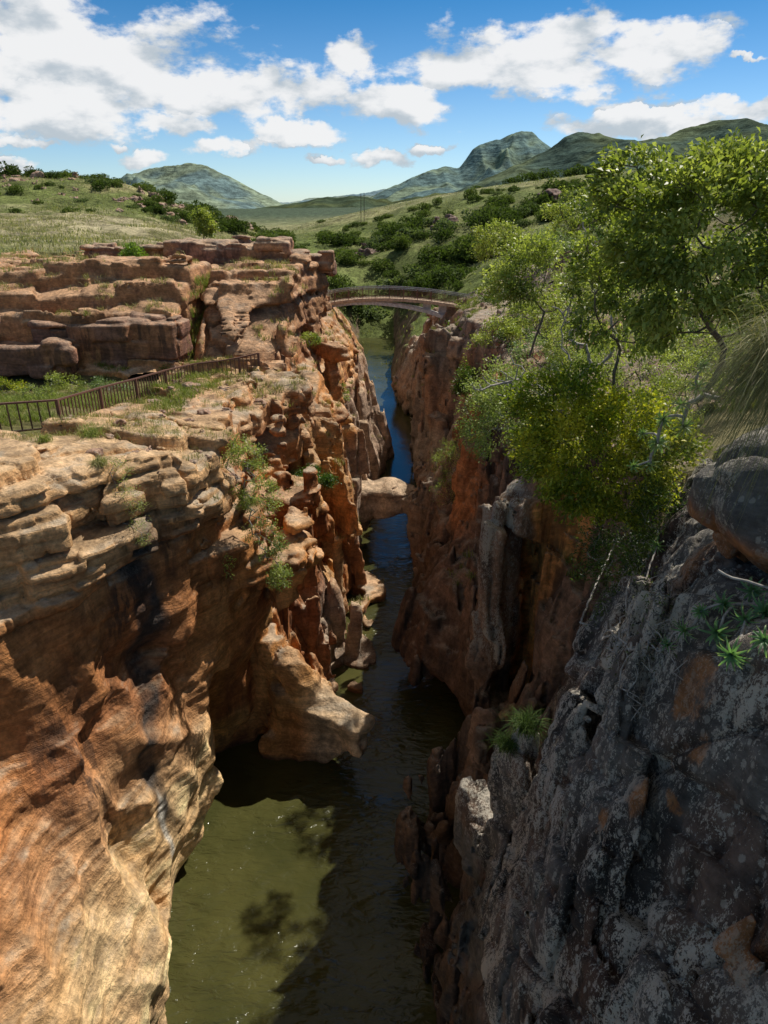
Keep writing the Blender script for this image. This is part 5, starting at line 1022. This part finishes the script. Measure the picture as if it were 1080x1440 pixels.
grass_on(cl(5, 1400, 4, 24, 16, 104, .25, .0), 506, .45, .018, .6, GP2, .5, label='grass and herbs on the right slope')
grass_on(cl(6, 9000, -75, -8, 62, 165, .1, -.3), 507, .5, .05, .5, ((.16, .19, .06), (.30, .29, .14), (.40, .36, .22)), .3, 5, .7, label='pale seeding grass of the left field', seg=2)
grass_on(cl(7, 5000, -50, 100, 106, 300, .06, -.2), 508, .7, .08, .5, ((.10, .14, .04), (.2, .22, .08), (.3, .3, .14)), .2, 4, 1.0, label='rough grass on the valley side', seg=2)
grass_on(cl(8, 3000, -125, -30, 150, 245, .06, -.2), 509, .6, .08, .5, ((.12, .17, .05), (.22, .25, .09), (.32, .32, .15)), .2, 4, 1.0, label='grass on the boulder-strewn hill', seg=2)
for k, (px, py, Y, s, n, pal, lab) in enumerate([(740, 1010, 20.5, .55, 420, PD, 'dark green grass tuft on the shaded ledge below the orange column'), (765, 985, 20.3, .5, 300, PD, 'smaller dark grass tuft right of the tuft below the orange column'), (712, 1035, 20.8, .45, 260, PD, 'leftmost dark grass tuft on the shaded ledge'), (130, 600, 24.0, .6, 300, GP2, 'green grass tuft right of the front fence post'), (62, 607, 22.6, .4, 200, GP2, 'low bright grass tuft left of the front fence post'), (140, 640, 22.0, .4, 260, GP1, 'dry grass tuft above the dark gully')]):
    c = at_(px, py + 12, Y); h_ = hit(px, py + 14); c = np.array(h_[0]) if h_ and abs(h_[0].y - Y) < 8 else c; r = rng(600 + k); t = empty('grass_tuft', tuple(c), lab, 'grass tuft'); leaf_obj('blades', [blades(r.normal(0, s * .25, (n, 3)) * np.array([1, 1, .15]), 600 + k, s, .009, .9, 4, pal, None, .8)], M_GRASS, t)
# ---------------------------------------------------------------- sky and sun
SUN_EL, SUN_AZ = 53.0, 48.0                    # azimuth measured from +X towards +Y
w = bpy.data.worlds.new('World'); scene.world = w; w.use_nodes = True; nt = w.node_tree
bg = nt.nodes['Background']
sk = nt.nodes.new('ShaderNodeTexSky'); sk.sky_type = 'NISHITA'; sk.sun_disc = False; sk.sun_elevation = rad(SUN_EL); sk.sun_rotation = rad(90 - SUN_AZ)
sk.air_density = 1.0; sk.dust_density = .4; sk.ozone_density = 2.5; sk.altitude = 1200
STR = .10
tc = nt.nodes.new('ShaderNodeTexCoord'); dvec = nt.nodes.new('ShaderNodeVectorMath'); dvec.operation = 'NORMALIZE'; nt.links.new(tc.outputs['Generated'], dvec.inputs[0])
D = dvec.outputs[0]
sx = nt.nodes.new('ShaderNodeSeparateXYZ'); nt.links.new(D, sx.inputs[0])
def unit(px, py):
    v = (720 - py) / FPX; return Vector(((px - 540) / FPX, CC + v * SS, -SS + v * CC)).normalized()
az = mth(nt, 'ARCTAN2', sx.outputs[0], sx.outputs[1]); el = mth(nt, 'ARCSINE', sx.outputs[2])
n_lo = nt.nodes.new('ShaderNodeTexNoise'); n_lo.inputs['Scale'].default_value = 9; n_lo.inputs['Detail'].default_value = 9; n_lo.inputs['Roughness'].default_value = .58
mp = nt.nodes.new('ShaderNodeMapping'); mp.inputs['Scale'].default_value = (1, 1, 2.2); nt.links.new(D, mp.inputs[0]); nt.links.new(mp.outputs[0], n_lo.inputs['Vector'])
mp2 = nt.nodes.new('ShaderNodeMapping'); mp2.inputs['Scale'].default_value = (1, 1, 2.2); mp2.inputs['Location'].default_value = (.012, 0, .05); nt.links.new(D, mp2.inputs[0])
n_up = nt.nodes.new('ShaderNodeTexNoise'); n_up.inputs['Scale'].default_value = 9; n_up.inputs['Detail'].default_value = 6; n_up.inputs['Roughness'].default_value = .5; nt.links.new(mp2.outputs[0], n_up.inputs['Vector'])
EL = [(120, 95, 250, 85), (40, 30, 130, 80), (60, 160, 140, 48), (260, 135, 170, 50), (390, 125, 110, 40), (540, 146, 90, 30), (410, 186, 75, 18), (495, 80, 40, 30), (250, 175, 70, 18),
      (770, 85, 215, 52), (650, 95, 110, 42), (920, 72, 110, 50), (800, 55, 110, 40), (930, 172, 190, 26), (1060, 150, 90, 22), (860, 186, 90, 18), (210, 222, 52, 16), (298, 209, 42, 14),
      (535, 222, 50, 12), (602, 209, 22, 8), (457, 222, 26, 8), (160, 203, 18, 7), (20, 236, 30, 14), (45, 200, 60, 9), (1050, 80, 34, 5), (1180, 110, 90, 30), (-120, 90, 130, 60), (1300, 60, 120, 60)]
wn = nt.nodes.new('ShaderNodeTexNoise'); wn.inputs['Scale'].default_value = 17; wn.inputs['Detail'].default_value = 5; wn.inputs['Roughness'].default_value = .6; nt.links.new(D, wn.inputs['Vector'])
sw = nt.nodes.new('ShaderNodeSeparateColor'); nt.links.new(wn.outputs[1], sw.inputs[0])
az = mth(nt, 'ADD', az, mth(nt, 'MULTIPLY', mth(nt, 'SUBTRACT', sw.outputs[0], .5), .07)); el0 = el; el = mth(nt, 'ADD', el, mth(nt, 'MULTIPLY', mth(nt, 'SUBTRACT', sw.outputs[1], .5), .05))
acc = None; hgt = None
for (px, py, rx, ry) in EL:
    u = unit(px, py); a0 = math.atan2(u.x, u.y); e0 = math.asin(u.z); u1 = unit(px + rx, py); ra = abs(math.atan2(u1.x, u1.y) - a0); u2 = unit(px, py - ry); re = abs(math.asin(u2.z) - e0)
    da = mth(nt, 'MULTIPLY', mth(nt, 'SUBTRACT', az, a0), 1 / ra); de = mth(nt, 'MULTIPLY', mth(nt, 'SUBTRACT', el, e0), 1 / re)
    q = mth(nt, 'SUBTRACT', 1.0, mth(nt, 'SQRT', mth(nt, 'ADD', mth(nt, 'MULTIPLY', da, da), mth(nt, 'MULTIPLY', de, de))))
    h = mth(nt, 'ADD', mth(nt, 'MULTIPLY', de, .35), mth(nt, 'MULTIPLY', q, .4))
    if acc is None: acc, hgt = q, h
    else:
        hgt = mth(nt, 'MAXIMUM', hgt, mth(nt, 'SUBTRACT', h, mth(nt, 'MULTIPLY', mth(nt, 'LESS_THAN', q, 0.0), 5.0))); acc = mth(nt, 'MAXIMUM', acc, q)
n_f = nt.nodes.new('ShaderNodeTexNoise'); n_f.inputs['Scale'].default_value = 26; n_f.inputs['Detail'].default_value = 6; n_f.inputs['Roughness'].default_value = .6; nt.links.new(mp.outputs[0], n_f.inputs['Vector'])
f = mth(nt, 'ADD', mth(nt, 'ADD', acc, .12), mth(nt, 'ADD', mth(nt, 'MULTIPLY', mth(nt, 'SUBTRACT', n_lo.outputs[0], .5), 2.5), mth(nt, 'MULTIPLY', mth(nt, 'SUBTRACT', n_f.outputs[0], .5), 1.3)))
mask = ramp(nt, f, .0, .5)
lit = mth(nt, 'ADD', mth(nt, 'MULTIPLY', mth(nt, 'SUBTRACT', n_lo.outputs[0], n_up.outputs[0]), 3.0), mth(nt, 'ADD', mth(nt, 'MULTIPLY', hgt, .55), .55))
ccol = mixc(nt, ramp(nt, lit, .15, .85), (.55, .62, .68), (.98, .98, .98))
vs = nt.nodes.new('ShaderNodeVectorMath'); vs.operation = 'SCALE'; nt.links.new(ccol, vs.inputs[0]); vs.inputs[3].default_value = .92 / STR
# richer blue higher in view, pale towards the horizon
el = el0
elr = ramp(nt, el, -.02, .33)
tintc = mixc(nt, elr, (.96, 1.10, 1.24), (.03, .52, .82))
tintc = mixc(nt, ramp(nt, el, .5, .9), tintc, (.85, .66, .46))  # unseen sky overhead tinted warm, added to take blue out of the ambient light
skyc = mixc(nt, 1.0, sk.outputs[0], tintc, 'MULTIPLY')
skyc = mixc(nt, ramp(nt, el, .42, .6, 0.0, .5), skyc, (.34 / STR, .31 / STR, .27 / STR))  # invented grey cloud cover above the view, added for neutral ambient light
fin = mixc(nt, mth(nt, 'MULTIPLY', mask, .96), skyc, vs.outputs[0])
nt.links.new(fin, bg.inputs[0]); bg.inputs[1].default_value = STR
sd = bpy.data.lights.new('sun', 'SUN'); so = bpy.data.objects.new('sun', sd); COL.objects.link(so); sd.energy = 5.0; sd.angle = rad(.5); sd.color = (1, .94, .84)
d = Vector((math.cos(rad(SUN_EL)) * math.cos(rad(SUN_AZ)), math.cos(rad(SUN_EL)) * math.sin(rad(SUN_AZ)), math.sin(rad(SUN_EL))))
so.rotation_euler = d.to_track_quat('Z', 'Y').to_euler()
scene.view_settings.view_transform = 'Standard'; scene.view_settings.look = 'None'; scene.view_settings.exposure = 0
scene.cycles.max_bounces = 5; scene.cycles.diffuse_bounces = 3; scene.cycles.glossy_bounces = 2; scene.cycles.use_adaptive_sampling = True; scene.cycles.adaptive_threshold = .02; scene.cycles.use_denoising = True
w.cycles.sampling_method = 'MANUAL'; w.cycles.sample_map_resolution = 256
